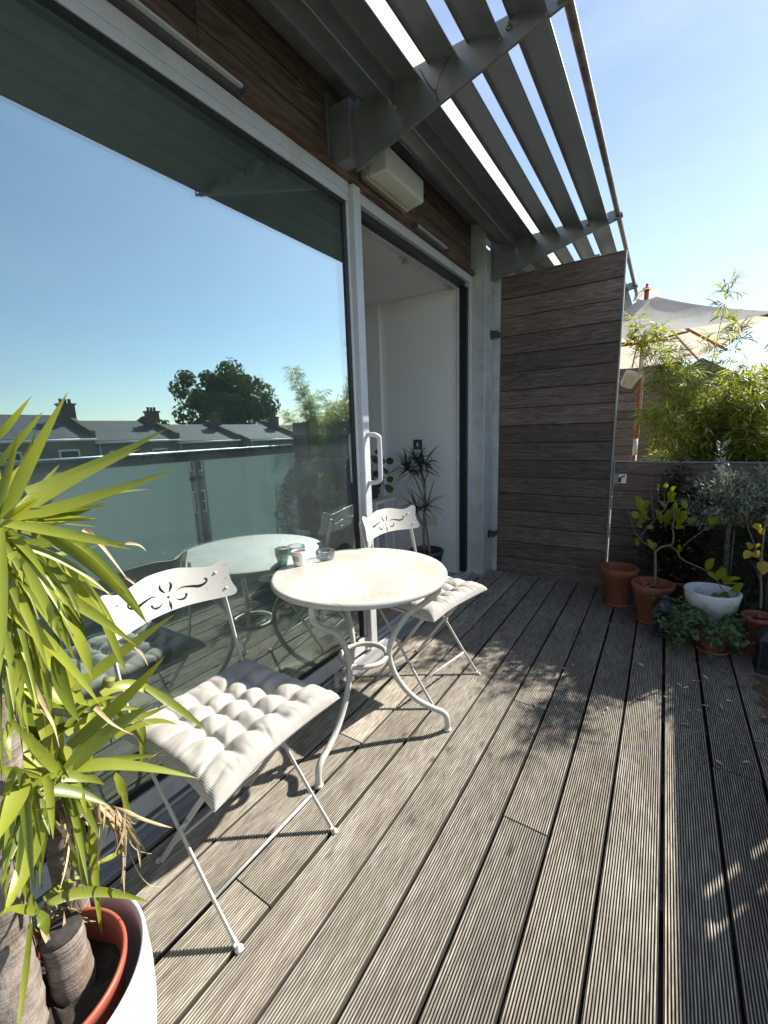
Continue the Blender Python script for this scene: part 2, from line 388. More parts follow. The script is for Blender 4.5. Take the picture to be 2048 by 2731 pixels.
INNERPOT = m_plain('red_brown_nursery_plastic', (0.36, 0.085, 0.05), rough=0.45, var=0.08, dirt=(0.25, 0.13, 0.09), dirt_amt=0.4)
WPOT = m_plain('matt_white_planter', (0.58, 0.605, 0.61), rough=0.45, var=0.03, dirt=(0.50, 0.51, 0.50), dirt_amt=0.3, dirt_scale=10)
WGLAZE = m_plain('weathered_white_glaze', (0.66, 0.69, 0.70), rough=0.5, var=0.05, bmp=0.1, dirt=(0.20, 0.15, 0.10), dirt_amt=0.85, dirt_scale=9)
SOIL = m_plain('potting_soil', (0.035, 0.025, 0.018), rough=0.95, var=0.6, nscale=60, bmp=1.0, bscale=70)
def make_bark():
    m, nt = new_mat('ringed_cane_bark'); ob = coords(nt)
    rg = noise(nt, coords(nt, (7, 7, 60)), 1.0, 8, 0.68, 0.8); pl = noise(nt, coords(nt, (40, 40, 16)), 1.0, 8, 0.72, 0.4); vt = noise(nt, coords(nt, (70, 70, 6)), 1.0, 5, 0.6)
    h = math_(nt, 'ADD', math_(nt, 'MULTIPLY', rg, 0.55), math_(nt, 'ADD', math_(nt, 'MULTIPLY', pl, 0.3), math_(nt, 'MULTIPLY', vt, 0.15)))
    c = ramp(nt, h, [(0.34, (0.045, 0.032, 0.024)), (0.44, (0.17, 0.13, 0.10)), (0.54, (0.28, 0.235, 0.195)), (0.68, (0.42, 0.375, 0.325))])
    c = mixc(nt, ramp(nt, noise(nt, ob, 13.0, 5, 0.65), [(0.52, 0.0), (0.66, 0.55)]), c, (0.17, 0.085, 0.045))
    out(nt, princ(nt, Base_Color=c, Roughness=0.92, Normal=bump(nt, h, 1.0, 0.012))); return m
BARK = make_bark()
BARKG = m_plain('grey_stem_bark', (0.165, 0.135, 0.105), rough=0.85, var=0.3, nscale=30, bmp=0.5, bscale=60)
DEADM = m_plain('dry_leaf', (0.42, 0.31, 0.17), rough=0.8, var=0.3, nscale=18, tone=0.5)
CUTM = m_plain('blackened_cut_wood', (0.045, 0.038, 0.032), rough=0.9, var=0.5, nscale=40, bmp=0.6)
NAVY = m_plain('dark_blue_lantern_metal', (0.018, 0.022, 0.034), rough=0.45, var=0.15)
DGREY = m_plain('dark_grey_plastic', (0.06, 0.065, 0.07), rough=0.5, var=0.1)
def make_courses(name, a, b, mortar, scale, bw, rh, ms):
    m, nt = new_mat(name); tc = nt.nodes.new('ShaderNodeTexCoord'); sp = N(nt, 'ShaderNodeSeparateXYZ', {0: tc.outputs['Object']})
    v = N(nt, 'ShaderNodeCombineXYZ', {0: math_(nt, 'ADD', sp.outputs[1], sp.outputs[0]), 1: sp.outputs[2], 2: 0.0}).outputs[0]
    br = N(nt, 'ShaderNodeTexBrick', {'Vector': v, 'Color1': a, 'Color2': b, 'Mortar': mortar, 'Scale': scale, 'Mortar Size': ms, 'Brick Width': bw, 'Row Height': rh}).outputs[0]
    c = mixc(nt, 0.55, br, ramp(nt, noise(nt, tc.outputs['Object'], 1.1, 6, .65), [(0.3, (.35, .35, .35)), (0.7, (1.3, 1.25, 1.2))]), 'MULTIPLY')
    out(nt, princ(nt, Base_Color=c, Roughness=0.85)); return m
SLATE = make_courses('grey_slate_roof', (0.075, 0.080, 0.092), (0.115, 0.118, 0.128), (0.03, 0.03, 0.035), 1.0, .30, .16, .012)
BRICK = make_courses('london_stock_brick', (0.17, 0.125, 0.085), (0.24, 0.19, 0.14), (0.22, 0.20, 0.17), 1.0, .225, .075, .010)
CHIMB = m_plain('dark_chimney_brick', (0.13, 0.07, 0.05), rough=0.9, var=0.25, nscale=3)
SASH = m_plain('white_window_paint', (0.75, 0.75, 0.73), rough=0.5, var=0.03)
DARKGL = m_plain('dark_window_glass', (0.02, 0.025, 0.03), rough=0.08, var=0.1)
UWOOD = m_wood('varnished_umbrella_wood', 2, (0.20, 0.045, 0.018), (0.33, 0.085, 0.034), (0.42, 0.14, 0.06), stretch=20, scale=3, tone=0.1, bmp=0.1, rough=0.45)
STEEL = m_plain('brushed_stainless_steel', (0.55, 0.56, 0.56), rough=0.28, var=0.06, metal=0.95)
SPOTW = m_plain('pale_wood_section', (0.62, 0.60, 0.55), rough=0.5, var=0.05)
CERAM = m_plain('glazed_ceramic', (0.80, 0.79, 0.75), rough=0.2, var=0.02)
COFFEE = m_plain('dried_coffee', (0.23, 0.10, 0.035), rough=0.5, var=0.5, nscale=60)
CONC = m_plain('concrete_slab', (0.32, 0.31, 0.30), rough=0.9, var=0.15, nscale=2)
GROUND = m_plain('suburban_ground', (0.13, 0.14, 0.10), rough=0.95, var=0.4, nscale=0.15)

L_YUC = m_leaf('yucca_leaf', (0.045, 0.092, 0.010), (0.43, 0.45, 0.055), 0.32, 0.36, spots=(0.13, 0.06, 0.02), spot_amt=0.8)
L_BAM = m_leaf('bamboo_leaf', (0.085, 0.135, 0.020), (0.52, 0.53, 0.14), 0.42, 0.45)
L_LEM = m_leaf('lemon_leaf', (0.085, 0.135, 0.016), (0.34, 0.35, 0.030), 0.40, 0.32)
L_OLI = m_leaf('olive_leaf', (0.10, 0.125, 0.075), (0.50, 0.51, 0.40), 0.15, 0.42, tcol=(1.1, 1.1, 0.9))
L_IVY = m_leaf('ivy_leaf', (0.022, 0.050, 0.018), (0.110, 0.190, 0.065), 0.25, 0.42)
L_DRK = m_leaf('dark_glossy_leaf', (0.008, 0.014, 0.007), (0.060, 0.070, 0.035), 0.10, 0.28)
L_CON = m_leaf('dark_conifer_leaf', (0.008, 0.018, 0.010), (0.040, 0.065, 0.035), 0.12, 0.6)
L_DRA = m_leaf('dracaena_leaf', (0.012, 0.018, 0.012), (0.060, 0.070, 0.048), 0.15, 0.4, tcol=(1, 1.1, .7))
L_PIL = m_leaf('round_houseplant_leaf', (0.020, 0.040, 0.010), (0.12, 0.15, 0.03), 0.2, 0.3)
L_YEL = m_leaf('yellowing_citrus_leaf', (0.24, 0.22, 0.02), (0.62, 0.42, 0.05), 0.40, 0.4)
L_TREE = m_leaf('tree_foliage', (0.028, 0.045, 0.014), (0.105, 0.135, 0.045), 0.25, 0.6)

def make_glass():
    m, nt = new_mat('tinted_door_glass')
    lw = N(nt, 'ShaderNodeLayerWeight', {'Blend': 0.42}).outputs['Facing']
    fac = N(nt, 'ShaderNodeMapRange', {0: lw, 1: 0.0, 2: 1.0, 3: 0.32, 4: 0.72}).outputs[0]
    tr = N(nt, 'ShaderNodeBsdfTransparent', {'Color': (0.64, 0.78, 0.76)}).outputs[0]
    gl = N(nt, 'ShaderNodeBsdfGlossy', {'Color': (0.86, 1.0, 1.0), 'Roughness': 0.0}).outputs[0]
    mx = N(nt, 'ShaderNodeMixShader', {0: fac, 1: tr, 2: gl}).outputs[0]
    # thin film of dust and dried rain on the pane
    v = coords(nt, (1, 1, .35)); ds = ramp(nt, noise(nt, v, 2.2, 7, 0.7, 0.4), [(0.35, 0.010), (0.75, 0.055)])
    sp = ramp(nt, noise(nt, coords(nt), 48.0, 3, 0.6), [(0.66, 0.0), (0.74, 0.05)])
    df = N(nt, 'ShaderNodeBsdfDiffuse', {'Color': (0.62, 0.66, 0.66)}).outputs[0]
    out(nt, N(nt, 'ShaderNodeMixShader', {0: math_(nt, 'ADD', ds, sp), 1: mx, 2: df}).outputs[0]); return m
GLASS = make_glass()
def make_frost():
    m, nt = new_mat('frosted_balustrade_glass')
    tr = N(nt, 'ShaderNodeBsdfTranslucent', {'Color': (0.70, 0.80, 0.77)}).outputs[0]
    df = princ(nt, Base_Color=(0.55, 0.64, 0.62), Roughness=0.35)
    out(nt, N(nt, 'ShaderNodeMixShader', {0: 0.42, 1: df, 2: tr}).outputs[0]); return m
FROST = make_frost()
def make_clear():
    m, nt = new_mat('clear_pressed_glass')
    lw = N(nt, 'ShaderNodeLayerWeight', {'Blend': 0.35}).outputs['Fresnel']
    tr = N(nt, 'ShaderNodeBsdfTransparent', {'Color': (0.975, 0.99, 0.985)}).outputs[0]
    gl = N(nt, 'ShaderNodeBsdfGlossy', {'Color': (1, 1, 1), 'Roughness': 0.05}).outputs[0]
    out(nt, N(nt, 'ShaderNodeMixShader', {0: math_(nt, 'MULTIPLY_ADD', lw, 0.9, 0.05, True), 1: tr, 2: gl}).outputs[0]); return m
CLEAR = make_clear()
def make_canvas():
    m, nt = new_mat('off_white_canvas'); v = coords(nt)
    c = ramp(nt, noise(nt, v, 3.0, 5, 0.6), [(0.3, (0.72, 0.70, 0.64)), (0.7, (0.83, 0.81, 0.77))])
    p = princ(nt, Base_Color=c, Roughness=0.9, Normal=bump(nt, noise(nt, v, 5.0, 4, 0.5), 0.35, 0.03))
    tr = N(nt, 'ShaderNodeBsdfTranslucent', {'Color': (0.60, 0.57, 0.46)}).outputs[0]
    out(nt, N(nt, 'ShaderNodeMixShader', {0: 0.5, 1: p, 2: tr}).outputs[0]); return m
CANVAS = make_canvas()
def make_cushion():
    m, nt = new_mat('beige_needlecord'); tc = nt.nodes.new('ShaderNodeTexCoord'); ob = tc.outputs['Object']
    y = N(nt, 'ShaderNodeSeparateXYZ', {0: ob}).outputs[1]
    n = noise(nt, ob, 7.0, 6, 0.65); n2 = noise(nt, ob, 260.0, 2, 0.6)
    w = math_(nt, 'SINE', math_(nt, 'MULTIPLY', y, 2 * math.pi / 0.0040))
    w = math_(nt, 'MULTIPLY_ADD', w, 0.5, 0.5)
    c = ramp(nt, n, [(0.3, (0.42, 0.385, 0.335)), (0.7, (0.56, 0.525, 0.47))])
    c = mixc(nt, math_(nt, 'MULTIPLY', w, 0.16), c, (0.26, 0.225, 0.195))
    h = math_(nt, 'ADD', math_(nt, 'MULTIPLY', w, -0.7), math_(nt, 'MULTIPLY', n2, 0.3))
    out(nt, princ(nt, Base_Color=c, Roughness=0.95, Normal=bump(nt, h, 0.40, 0.0014), Sheen_Weight=0.25)); return m
CORD = make_cushion()
def make_tabletop():
    m, nt = new_mat('stained_white_tabletop'); tc = nt.nodes.new('ShaderNodeTexCoord'); ob = tc.outputs['Object']
    n = noise(nt, ob, 5.0, 6, 0.65)
    c = ramp(nt, n, [(0.3, (0.50, 0.475, 0.415)), (0.65, (0.62, 0.605, 0.555))])
    # brown rub marks along one direction, strongest in the middle
    r = N(nt, 'ShaderNodeMapping', {'Vector': ob, 'Rotation': (0, 0, R(28)), 'Scale': (1.0, 2.6, 1)}).outputs[0]
    s1 = ramp(nt, noise(nt, r, 26.0, 8, 0.75, 0.8), [(0.55, 0.0), (0.66, 1.0)])
    area = ramp(nt, noise(nt, ob, 4.2, 3, 0.5), [(0.42, 0.0), (0.62, 1.0)])
    c = mixc(nt, math_(nt, 'MULTIPLY', math_(nt, 'MULTIPLY', s1, area), 0.8), c, (0.27, 0.19, 0.11))
    c = mixc(nt, math_(nt, 'MULTIPLY', area, 0.30), c, (0.46, 0.38, 0.25))
    for (cx, cy_, rad) in [(on_z(*q, 0.726)[0] + 1.026, on_z(*q, 0.726)[1] - 1.366, r_) for q, r_ in (((1109, 1535), .046), ((1000, 1590), .045), ((880, 1576), .044))]:
        d = N(nt, 'ShaderNodeVectorMath', {0: ob, 1: (cx, cy_, 0.0)}, operation='SUBTRACT').outputs[0]
        d = N(nt, 'ShaderNodeVectorMath', {0: d, 1: (1, 1, 0)}, operation='MULTIPLY').outputs[0]
        L = N(nt, 'ShaderNodeVectorMath', {0: d}, operation='LENGTH').outputs['Value']
        e = math_(nt, 'ABSOLUTE', math_(nt, 'SUBTRACT', L, rad))
        k = ramp(nt, math_(nt, 'MULTIPLY', e, 200.0), [(0.0, 1.0), (0.5, 0.0)])
        k = math_(nt, 'MULTIPLY', k, ramp(nt, noise(nt, ob, 16.0, 2), [(0.35, 0.1), (0.6, 0.55)]))
        c = mixc(nt, k, c, (0.25, 0.20, 0.14))
    ch = ramp(nt, noise(nt, ob, 70.0, 3, 0.6), [(0.735, 0.0), (0.76, 1.0)])
    c = mixc(nt, math_(nt, 'MULTIPLY', ch, 0.8), c, (0.16, 0.13, 0.10))
    out(nt, princ(nt, Base_Color=c, Roughness=0.42, Normal=bump(nt, n, 0.05, 0.002))); return m
TOPM = make_tabletop()

# ================================================================== THE SETTING
# deck: ridged boards running along the facade, ends butted on joists
def build_deck():
    mb = MB(); pitch = 0.1535; bw = 0.1455; x0 = 0.0925
    rnd = random.Random(4)
    joints = {-3: [1.243, 4.1], -4: [1.891], 1: [1.861], -7: [0.624, 3.0], -8: [1.277], -1: [3.25], -2: [3.9], 2: [3.4], 3: [2.6], 4: [1.5], 5: [0.4], -5: [-0.1, 3.4]}
    for k in range(-10, 8):
        xa = x0 + k * pitch; xb = xa + bw
        if k == -1: xb -= 0.004
        ys = [-1.6] + joints.get(k, []) + [9.4]
        for a, b in zip(ys[:-1], ys[1:]):
            a2, b2 = a + 0.0024, b - 0.0024
            dz = rnd.uniform(-0.0016, 0.0016); tl = rnd.uniform(-0.0012, 0.0012); tone = rnd.random()
            dxa, dxb = rnd.uniform(-.002, .002), rnd.uniform(-.002, .002)
            prof = [(xa, -0.027), (xa, -0.003)]
            nr = 20; p = (bw - 0.003) / nr
            for i in range(nr):
                s = xa + 0.0015 + i * p
                prof += [(s + p * 0.03, -0.0052), (s + p * 0.16, -0.0006), (s + p * 0.22, 0.0), (s + p * 0.55, 0.0), (s + p * 0.61, -0.0006), (s + p * 0.74, -0.0052)]
            if k == -1: prof = [(xa + (x - xa) * (bw - .004) / bw, z) for x, z in prof]
            prof += [(xb, -0.003), (xb, -0.027)]
            n0 = len(mb.V); m = len(prof)
            for j, yy in enumerate((a2, b2)):
                sh = dxa if j == 0 else dxb
                for (x, z) in prof:
                    mb.V.append((x + sh, yy, z + dz + tl * (x - xa) / bw)); mb.T.append(tone)
            for i in range(m - 1):
                mb.F.append((n0 + i, n0 + i + 1, n0 + m + i + 1, n0 + m + i)); mb.smooth.append(False)
            mb.F.append((n0, n0 + m, n0 + 2 * m - 1, n0 + m - 1)); mb.smooth.append(False)
            mb.F.append(tuple(n0 + i for i in range(m))[::-1]); mb.smooth.append(False)
            mb.F.append(tuple(n0 + m + i for i in range(m))); mb.smooth.append(False)
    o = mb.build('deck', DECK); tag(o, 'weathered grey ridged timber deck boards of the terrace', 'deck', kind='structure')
    mb = MB()
    for y in np.arange(-1.5, 9.3, 0.45): mb.box((-1.45, y, -0.13), (1.25, y + 0.05, -0.029), 0.3)
    o = mb.build('deck_joists', GATE); tag(o, 'dark joists under the deck boards', 'joists', kind='structure')
    mb = MB(); mb.box((-1.46, -1.7, -0.45), (1.36, 9.8, -0.135)); o = mb.build('terrace_slab', CONC)
    tag(o, 'concrete slab under the terrace', 'slab', kind='structure')
build_deck()
mb = MB(); mb.box((-2500, -2500, -6.2), (2500, 2500, -6.0)); o = mb.build('ground', GROUND); tag(o, 'distant ground below the terrace', 'ground', kind='structure')

FX = -1.376
# house: walls round the doors, the white upper wall, timber band, flashing
h = thing('house_wall', (-1.42, 3.0, 0), 'white rendered house wall above the timber band, behind the steel louvres', 'house wall')
mb = MB(); mb.box((-1.75, -3, 2.86), (-1.425, 9.2, 3.66)); mb.box((-1.80, -3, 3.66), (-1.37, 9.2, 3.70)); mb.build('upper_wall', RENDER, h)
mb = MB(); mb.box((-1.75, 3.62, -0.4), (-1.4255, 9.2, 2.852)); mb.build('side_wall', RENDER, h)
mb = MB(); mb.box((-6.0, -3, -6.0), (-1.47, 9.2, -0.46)); mb.box((-1.46, -3, -6.0), (1.30, 9.2, -0.46)); mb.build('lower_storeys', BRICK, h)
mb = MB(); mb.box((-6.2, -3, 2.62), (-1.43, 9.2, 2.855)); mb.build('roof_slab', RENDER, h)
mb = MB()
rnd = random.Random(3)
for i, (za, zb) in enumerate(((2.525, 2.635), (2.640, 2.750), (2.755, 2.85))):
    for (ya, yb) in ((-3, 1.1), (1.102, 3.50)):
        mb.box((-1.43, ya, za), (-1.392 + rnd.uniform(-.001, .001), yb, zb), rnd.random())
mb.build('timber_cladding', CLAD, h, bevel=0.004)
mb = MB()
prof = [(-1.43, 2.482), (-1.366, 2.482), (-1.352, 2.490), (-1.350, 2.503), (-1.360, 2.514), (-1.378, 2.522), (-1.43, 2.523)]
mb.prism(prof, 1, -3, 3.49, 0.5); mb.build('timber_trim', TRIM, h)
mb = MB(); mb.box((-1.424, -3, 2.853), (-1.23, 9.2, 2.859)); mb.box((-1.236, -3, 2.742), (-1.230, 9.2, 2.8525)); mb.build('flashing', GALV, h)

# post between door and gate
p = thing('white_post', (-1.33, 3.59, 0), 'weathered white corner post between the sliding door and the boarded gate', 'post')
mb = MB(); mb.box((-1.425, 3.50, -0.02), (-1.268, 3.722, 2.855), 0.5); mb.build('shaft', POSTM, p, bevel=0.006)
mb = MB(); mb.box((-1.42, 3.49, -0.01), (-1.26, 3.724, 0.02)); mb.build('foot', GREYD, p, bevel=0.003)
mb = MB(); mb.box((-1.42, 3.7235, 0.0), (-1.2185, 3.765, 2.52)); mb.build('added_light_stop', POSTM, p, bevel=0.002)  # added strip, closes the gap where sun leaked between post and gate

# fixed door frame (head, jamb, sill, seals) and the two vents
d = thing('door_frame', (FX, 2.6, 0), 'pale grey aluminium frame round the open doorway', 'door frame')
mb = MB(); mb.box((-1.50, -1.2, 2.428), (FX, 3.452, 2.481)); mb.box((-1.50, -1.2, 2.386), (-1.45, 3.452, 2.4275)); mb.build('head', GREY, d, bevel=0.003)
mb = MB(); mb.box((-1.447, 1.93, 2.392), (-1.405, 3.41, 2.4275)); mb.box((-1.447, 3.405, 0.06), (-1.392, 3.449, 2.3915)); build_each(mb, 'seal', BLACK, d)
mb = MB(); mb.box((-1.50, 3.452, 0.0), (FX, 3.498, 2.481)); mb.box((-1.50, 3.449, 0.06), (-1.448, 3.4515, 2.39)); mb.box((-1.468, 3.385, 0.06), (-1.449, 3.404, 2.39)); mb.build('jamb', GREY, d, bevel=0.003)
mb = MB(); mb.box((-1.60, -1.2, -0.02), (-1.345, 3.498, 0.032)); mb.box((-1.3445, -1.2, -0.022), (-1.312, 3.498, 0.006)); mb.build('sill', GREYD, d, bevel=0.002)
mb = MB(); mb.box((-1.450, -1.2, 0.0322), (-1.436, 3.45, 0.052)); mb.box((-1.41, -1.2, 0.0322), (-1.398, 3.45, 0.048)); mb.box((-1.37, -1.2, 0.0322), (-1.362, 3.45, 0.040)); build_each(mb, 'track', GREY, d)
for (ya, yb) in ((0.79, 1.235), (2.48, 2.94)):
    mb = MB(); mb.box((FX + .0005, ya, 2.4835), (-1.345, yb, 2.499)); v = mb.build('vent', DGREY, d)
    mb = MB(); mb.box((-1.349, ya + 0.012, 2.4995), (-1.328, yb - 0.012, 2.507)); mb.build('vent_hood', GREY, v)
    mb = MB(); mb.box((-1.35, ya - 0.002, 2.480), (-1.322, ya + 0.013, 2.511)); mb.box((-1.35, yb - 0.013, 2.480), (-1.322, yb + 0.002, 2.511)); build_each(mb, 'vent_cap', DGREY, v)

# sliding leaf, slid to the left
d = thing('sliding_door', (FX, 1.0, 0.04), 'large grey framed sliding glass door leaf mirroring the sky and houses', 'glass door')
mb = MB(); mb.box((-1.402, -1.1, 0.062), (-1.362, 1.868, 0.142)); mb.build('bottom_rail', GREY, d, bevel=0.003)
mb = MB(); mb.box((-1.402, -1.1, 2.393), (-1.366, 1.868, 2.4275)); mb.box((-1.3755, -1.1, 2.428), (-1.364, 1.868, 2.478)); mb.build('top_rail', GREY, d, bevel=0.003)
mb = MB(); mb.box((-1.402, 1.846, 0.1425), (-1.364, 1.868, 2.3925)); mb.box((-1.402, 1.8685, 0.062), (-1.338, 1.930, 2.470)); build_each(mb, 'stile', GREY, d, bevel=0.006)
mb = MB(); mb.box((-1.396, 1.822, 0.1425), (-1.372, 1.8455, 2.3925)); mb.box((-1.396, -1.1, 2.374), (-1.372, 1.8215, 2.3925)); mb.box((-1.396, -1.1, 0.1425), (-1.372, 1.8215, 0.156)); build_each(mb, 'gasket', BLACK, d)
mb = MB(); mb.box((-1.398, -1.1, 0.150), (-1.380, 1.836, 2.386)); mb.build('pane', GLASS, d)
mb = MB()
hp = [(-1.338, 1.905, 1.285), (-1.318, 1.912, 1.285), (-1.300, 1.925, 1.283), (-1.288, 1.936, 1.272), (-1.284, 1.940, 1.25), (-1.284, 1.940, 1.06), (-1.288, 1.936, 1.04), (-1.300, 1.925, 1.029), (-1.318, 1.912, 1.027), (-1.338, 1.905, 1.027)]
mb.tube(catmull(hp, 4), 0.0125, 12); mb.build('handle', GREY, d)

# interior room
rm = thing('room', (-3.2, 1.2, 0.0), 'bare white painted room seen through the open doorway', 'room')
rm['kind'] = 'structure'
mb = MB(); mb.box((-5.6, 3.40, 0.035), (-1.452, 3.47, 2.40)); mb.box((-5.6, 3.365, 0.035), (-2.195, 3.3995, 2.40)); mb.build('wall_side', PLASTER, rm)
mb = MB(); mb.box((-5.7, -1.5, 0.035), (-5.605, 3.47, 2.40)); mb.build('wall_back', PLASTER, rm)
mb = MB(); mb.box((-5.7, -1.6, 0.035), (-1.50, -1.505, 2.40)); mb.build('wall_end', PLASTER, rm)
mb = MB(); mb.box((-5.7, -1.6, 2.402), (-1.452, 3.47, 2.50)); mb.build('ceiling', PLASTER, rm)
mb = MB()
for i in range(28): mb.box((-5.7 + i * 0.15, -1.6, -0.03), (-5.552 + i * 0.15 - .001, 3.47, 0.034), random.Random(i).random())
mb.build('interior_floor', IFLOOR, rm)
mb = MB(); mb.box((-2.19, 3.388, 0.036), (-1.47, 3.3992, 0.125)); mb.build('skirting', PLASTER, rm, bevel=0.003)
# ------------------------------------------------------------------ steel louvre canopy
cv = thing('louvre_canopy', (-0.9, 1.8, 2.7), 'grey galvanised steel louvre canopy over the glass doors', 'louvre canopy')
XS = [-1.090, -0.926, -0.763, -0.601, -0.440]
def slat_profile(xe):
    top = []
    for i in range(9):
        t = i / 8; x = xe - 0.133 + 0.133 * t; z = 2.734 - 0.050 * t + 0.012 * math.sin(math.pi * t)
        top.append((x, z))
    low = [(x + 0.0005, z - 0.004) for x, z in top]
    # short lips turned down at both long edges
    return top + [(xe + 0.001, 2.678), (xe - 0.003, 2.678)] + low[::-1][1:-1] + [(xe - 0.1295, 2.727), (xe - 0.1295, 2.719), (xe - 0.133, 2.719)]
BY = [-0.06, 1.80, 3.66, 5.52, 7.38]
for a, b in zip(BY[:-1], BY[1:]):
    for xe in XS:
        mb = MB(); mb.prism(slat_profile(xe), 1, a + 0.0068, b - 0.0068)
        if xe == XS[1]: mb.box((xe - 0.1365, a + 0.0068, 2.647), (xe - 0.1335, b - 0.0068, 2.733))
        mb.build('slat', GALV, cv)
def web_poly():
    return [(-1.262, 2.462), (-0.36, 2.690), (-0.364, 2.716), (-0.392, 2.7485), (-0.436, 2.7485), (-0.46, 2.738), (-1.262, 2.738)]
for i, y in enumerate(BY):
    mb = MB(); mb.prism(web_poly(), 1, y - 0.006, y + 0.006); w = mb.build('bracket', GALV, cv)
    mb = MB()
    if i == 2: mb.box((-1.2675, y - 0.055, 2.462), (-1.2625, y + 0.012, 2.735))
    else:
        mb.box((-1.3915, y - 0.05, 2.530), (-1.380, y + 0.05, 2.80)); mb.box((-1.3795, y - 0.042, 2.50), (-1.2625, y + 0.03, 2.735))
    mb.build('wall_plate', GALV, w, bevel=0.003)
    mb = MB()
    for (x, z) in ((-0.575, 2.70), (-1.05, 2.63)):
        mb.tube([(x, y - 0.0065, z), (x, y - 0.016, z)], 0.011, 12); mb.tube([(x, y - 0.0155, z), (x, y - 0.021, z)], 0.007, 6)
    build_each(mb, 'bolt', GALV, w, 2)
    mb = MB()
    for xe in XS: mb.tube([(xe - 0.004, y - 0.0065, 2.678), (xe - 0.004, y - 0.013, 2.678)], 0.007, 8)
    build_each(mb, 'pin', GALV, w)
    mb = MB()
    mb.tube([(-0.405, y - 0.02, 2.737), (-0.36, y - 0.02, 2.715), (-0.355, y - 0.02, 2.69)], 0.005, 6); mb.box((-0.41, y - 0.022, 2.688), (-0.352, y - 0.0065, 2.694))
    mb.build('clamp', GALV, w)
mb = MB(); mb.tube([(-0.384, -1.2, 2.715), (-0.384, 7.6, 2.715)], 0.0165, 16); mb.build('outer_tube', RUSTY, cv)
# drooping earth wire on the near bracket
mb = MB()
w1 = catmull([(-0.93, 1.786, 2.715), (-0.90, 1.785, 2.66), (-0.86, 1.785, 2.612), (-0.84, 1.785, 2.655), (-0.79, 1.786, 2.72)], 5); mb.tube(w1, 0.0014, 5)
mb.tube(catmull([(-0.86, 1.785, 2.612), (-0.855, 1.786, 2.585), (-0.85, 1.79, 2.573)], 4), 0.0014, 5)
mb.build('loose_wire', BLACK, cv)
# thin strut beyond bracket, standing up behind the gate
mb = MB(); mb.box((-0.635, 4.40, 2.45), (-0.585, 4.41, 2.735)); mb.build('strut', GALV, cv)

# ------------------------------------------------------------------ bulkhead light over the doorway
lt = thing('bulkhead_light', (-1.392, 2.20, 2.60), 'cream plastic bulkhead lamp box fixed to the timber above the doorway', 'wall light')
mb = MB(); mb.box((-1.3915, 2.005, 2.548), (-1.345, 2.432, 2.688)); mb.build('base', CREAM, lt, bevel=0.010, seg=3)
mb = MB()
# tapered cover
a = [(-1.3445, 2.008, 2.551), (-1.3445, 2.429, 2.551), (-1.3445, 2.429, 2.685), (-1.3445, 2.008, 2.685), (-1.240, 2.022, 2.558), (-1.240, 2.415, 2.558), (-1.240, 2.415, 2.674), (-1.240, 2.022, 2.674)]
mb._add(a, [(0, 1, 2, 3), (7, 6, 5, 4), (0, 4, 5, 1), (1, 5, 6, 2), (2, 6, 7, 3), (3, 7, 4, 0)]); mb.build('cover', CREAML, lt, bevel=0.012, seg=3)
mb = MB(); mb.tube([(-1.37, 2.004, 2.60), (-1.37, 1.975, 2.60)], [0.013, 0.011], 12); mb.build('cable_gland', WHITE, lt)
mb = MB()
for z in (2.575, 2.64): mb.box((-1.352, 1.999, z - 0.010), (-1.318, 2.0075, z + 0.010))
build_each(mb, 'cover_clip', CREAM, lt, bevel=0.002)

# ------------------------------------------------------------------ boarded gate and low fence
GY = 3.729
gt = thing('boarded_gate', (-0.83, GY, 0), 'tall dark gate of horizontal weathered boards hung on the white post', 'gate')
rnd = random.Random(21)
zs = [0.0005]
while zs[-1] < 2.42: zs.append(zs[-1] + 0.1455)
zs[-1] = 2.497
mb = MB()
for za, zb in zip(zs[:-1], zs[1:]):
    mb.box((-1.213, GY + rnd.uniform(-.001, .001), za + (0.0035 if za > .01 else 0.0)), (-0.332, GY + 0.022, zb - 0.0015), rnd.random())
o_ = mb.build('boards', GATE, gt, bevel=0.003)
mb = MB(); mb.box((-1.212, GY + 0.0235, 0.0005), (-0.333, GY + 0.040, 2.496), 0.1); mb.build('light_stop_sheet', GATE, gt)  # added sheet, blocks the light slits between the gate boards
mb = MB(); mb.box((-1.216, GY - 0.004, 0.0005), (-1.2132, GY + 0.045, 2.50)); mb.box((-0.3318, GY - 0.004, 0.0005), (-0.322, GY + 0.045, 2.503)); mb.box((-1.2130, GY - 0.003, 2.4975), (-0.3320, GY + 0.045, 2.503))
build_each(mb, 'steel_frame', GALV, gt)
for z in (2.055, 0.365):
    mb = MB(); mb.box((-1.2676, GY - 0.115, z - 0.035), (-1.2635, GY - 0.06, z + 0.035)); mb.box((-1.2634, GY - 0.085, z - 0.028), (-1.2165, GY - 0.078, z + 0.028)); mb.box((-1.223, GY - 0.0775, z - 0.02), (-1.2162, GY - 0.004, z + 0.02)); mb.build('hinge', DGREY, gt)
mb = MB()
for za in zs[:-1]:
    for x in (-1.19, -0.355): mb.tube([(x, GY - 0.0012, za + 0.07), (x, GY - 0.0035, za + 0.07)], 0.005, 8)
build_each(mb, 'screw', DGREY, gt)

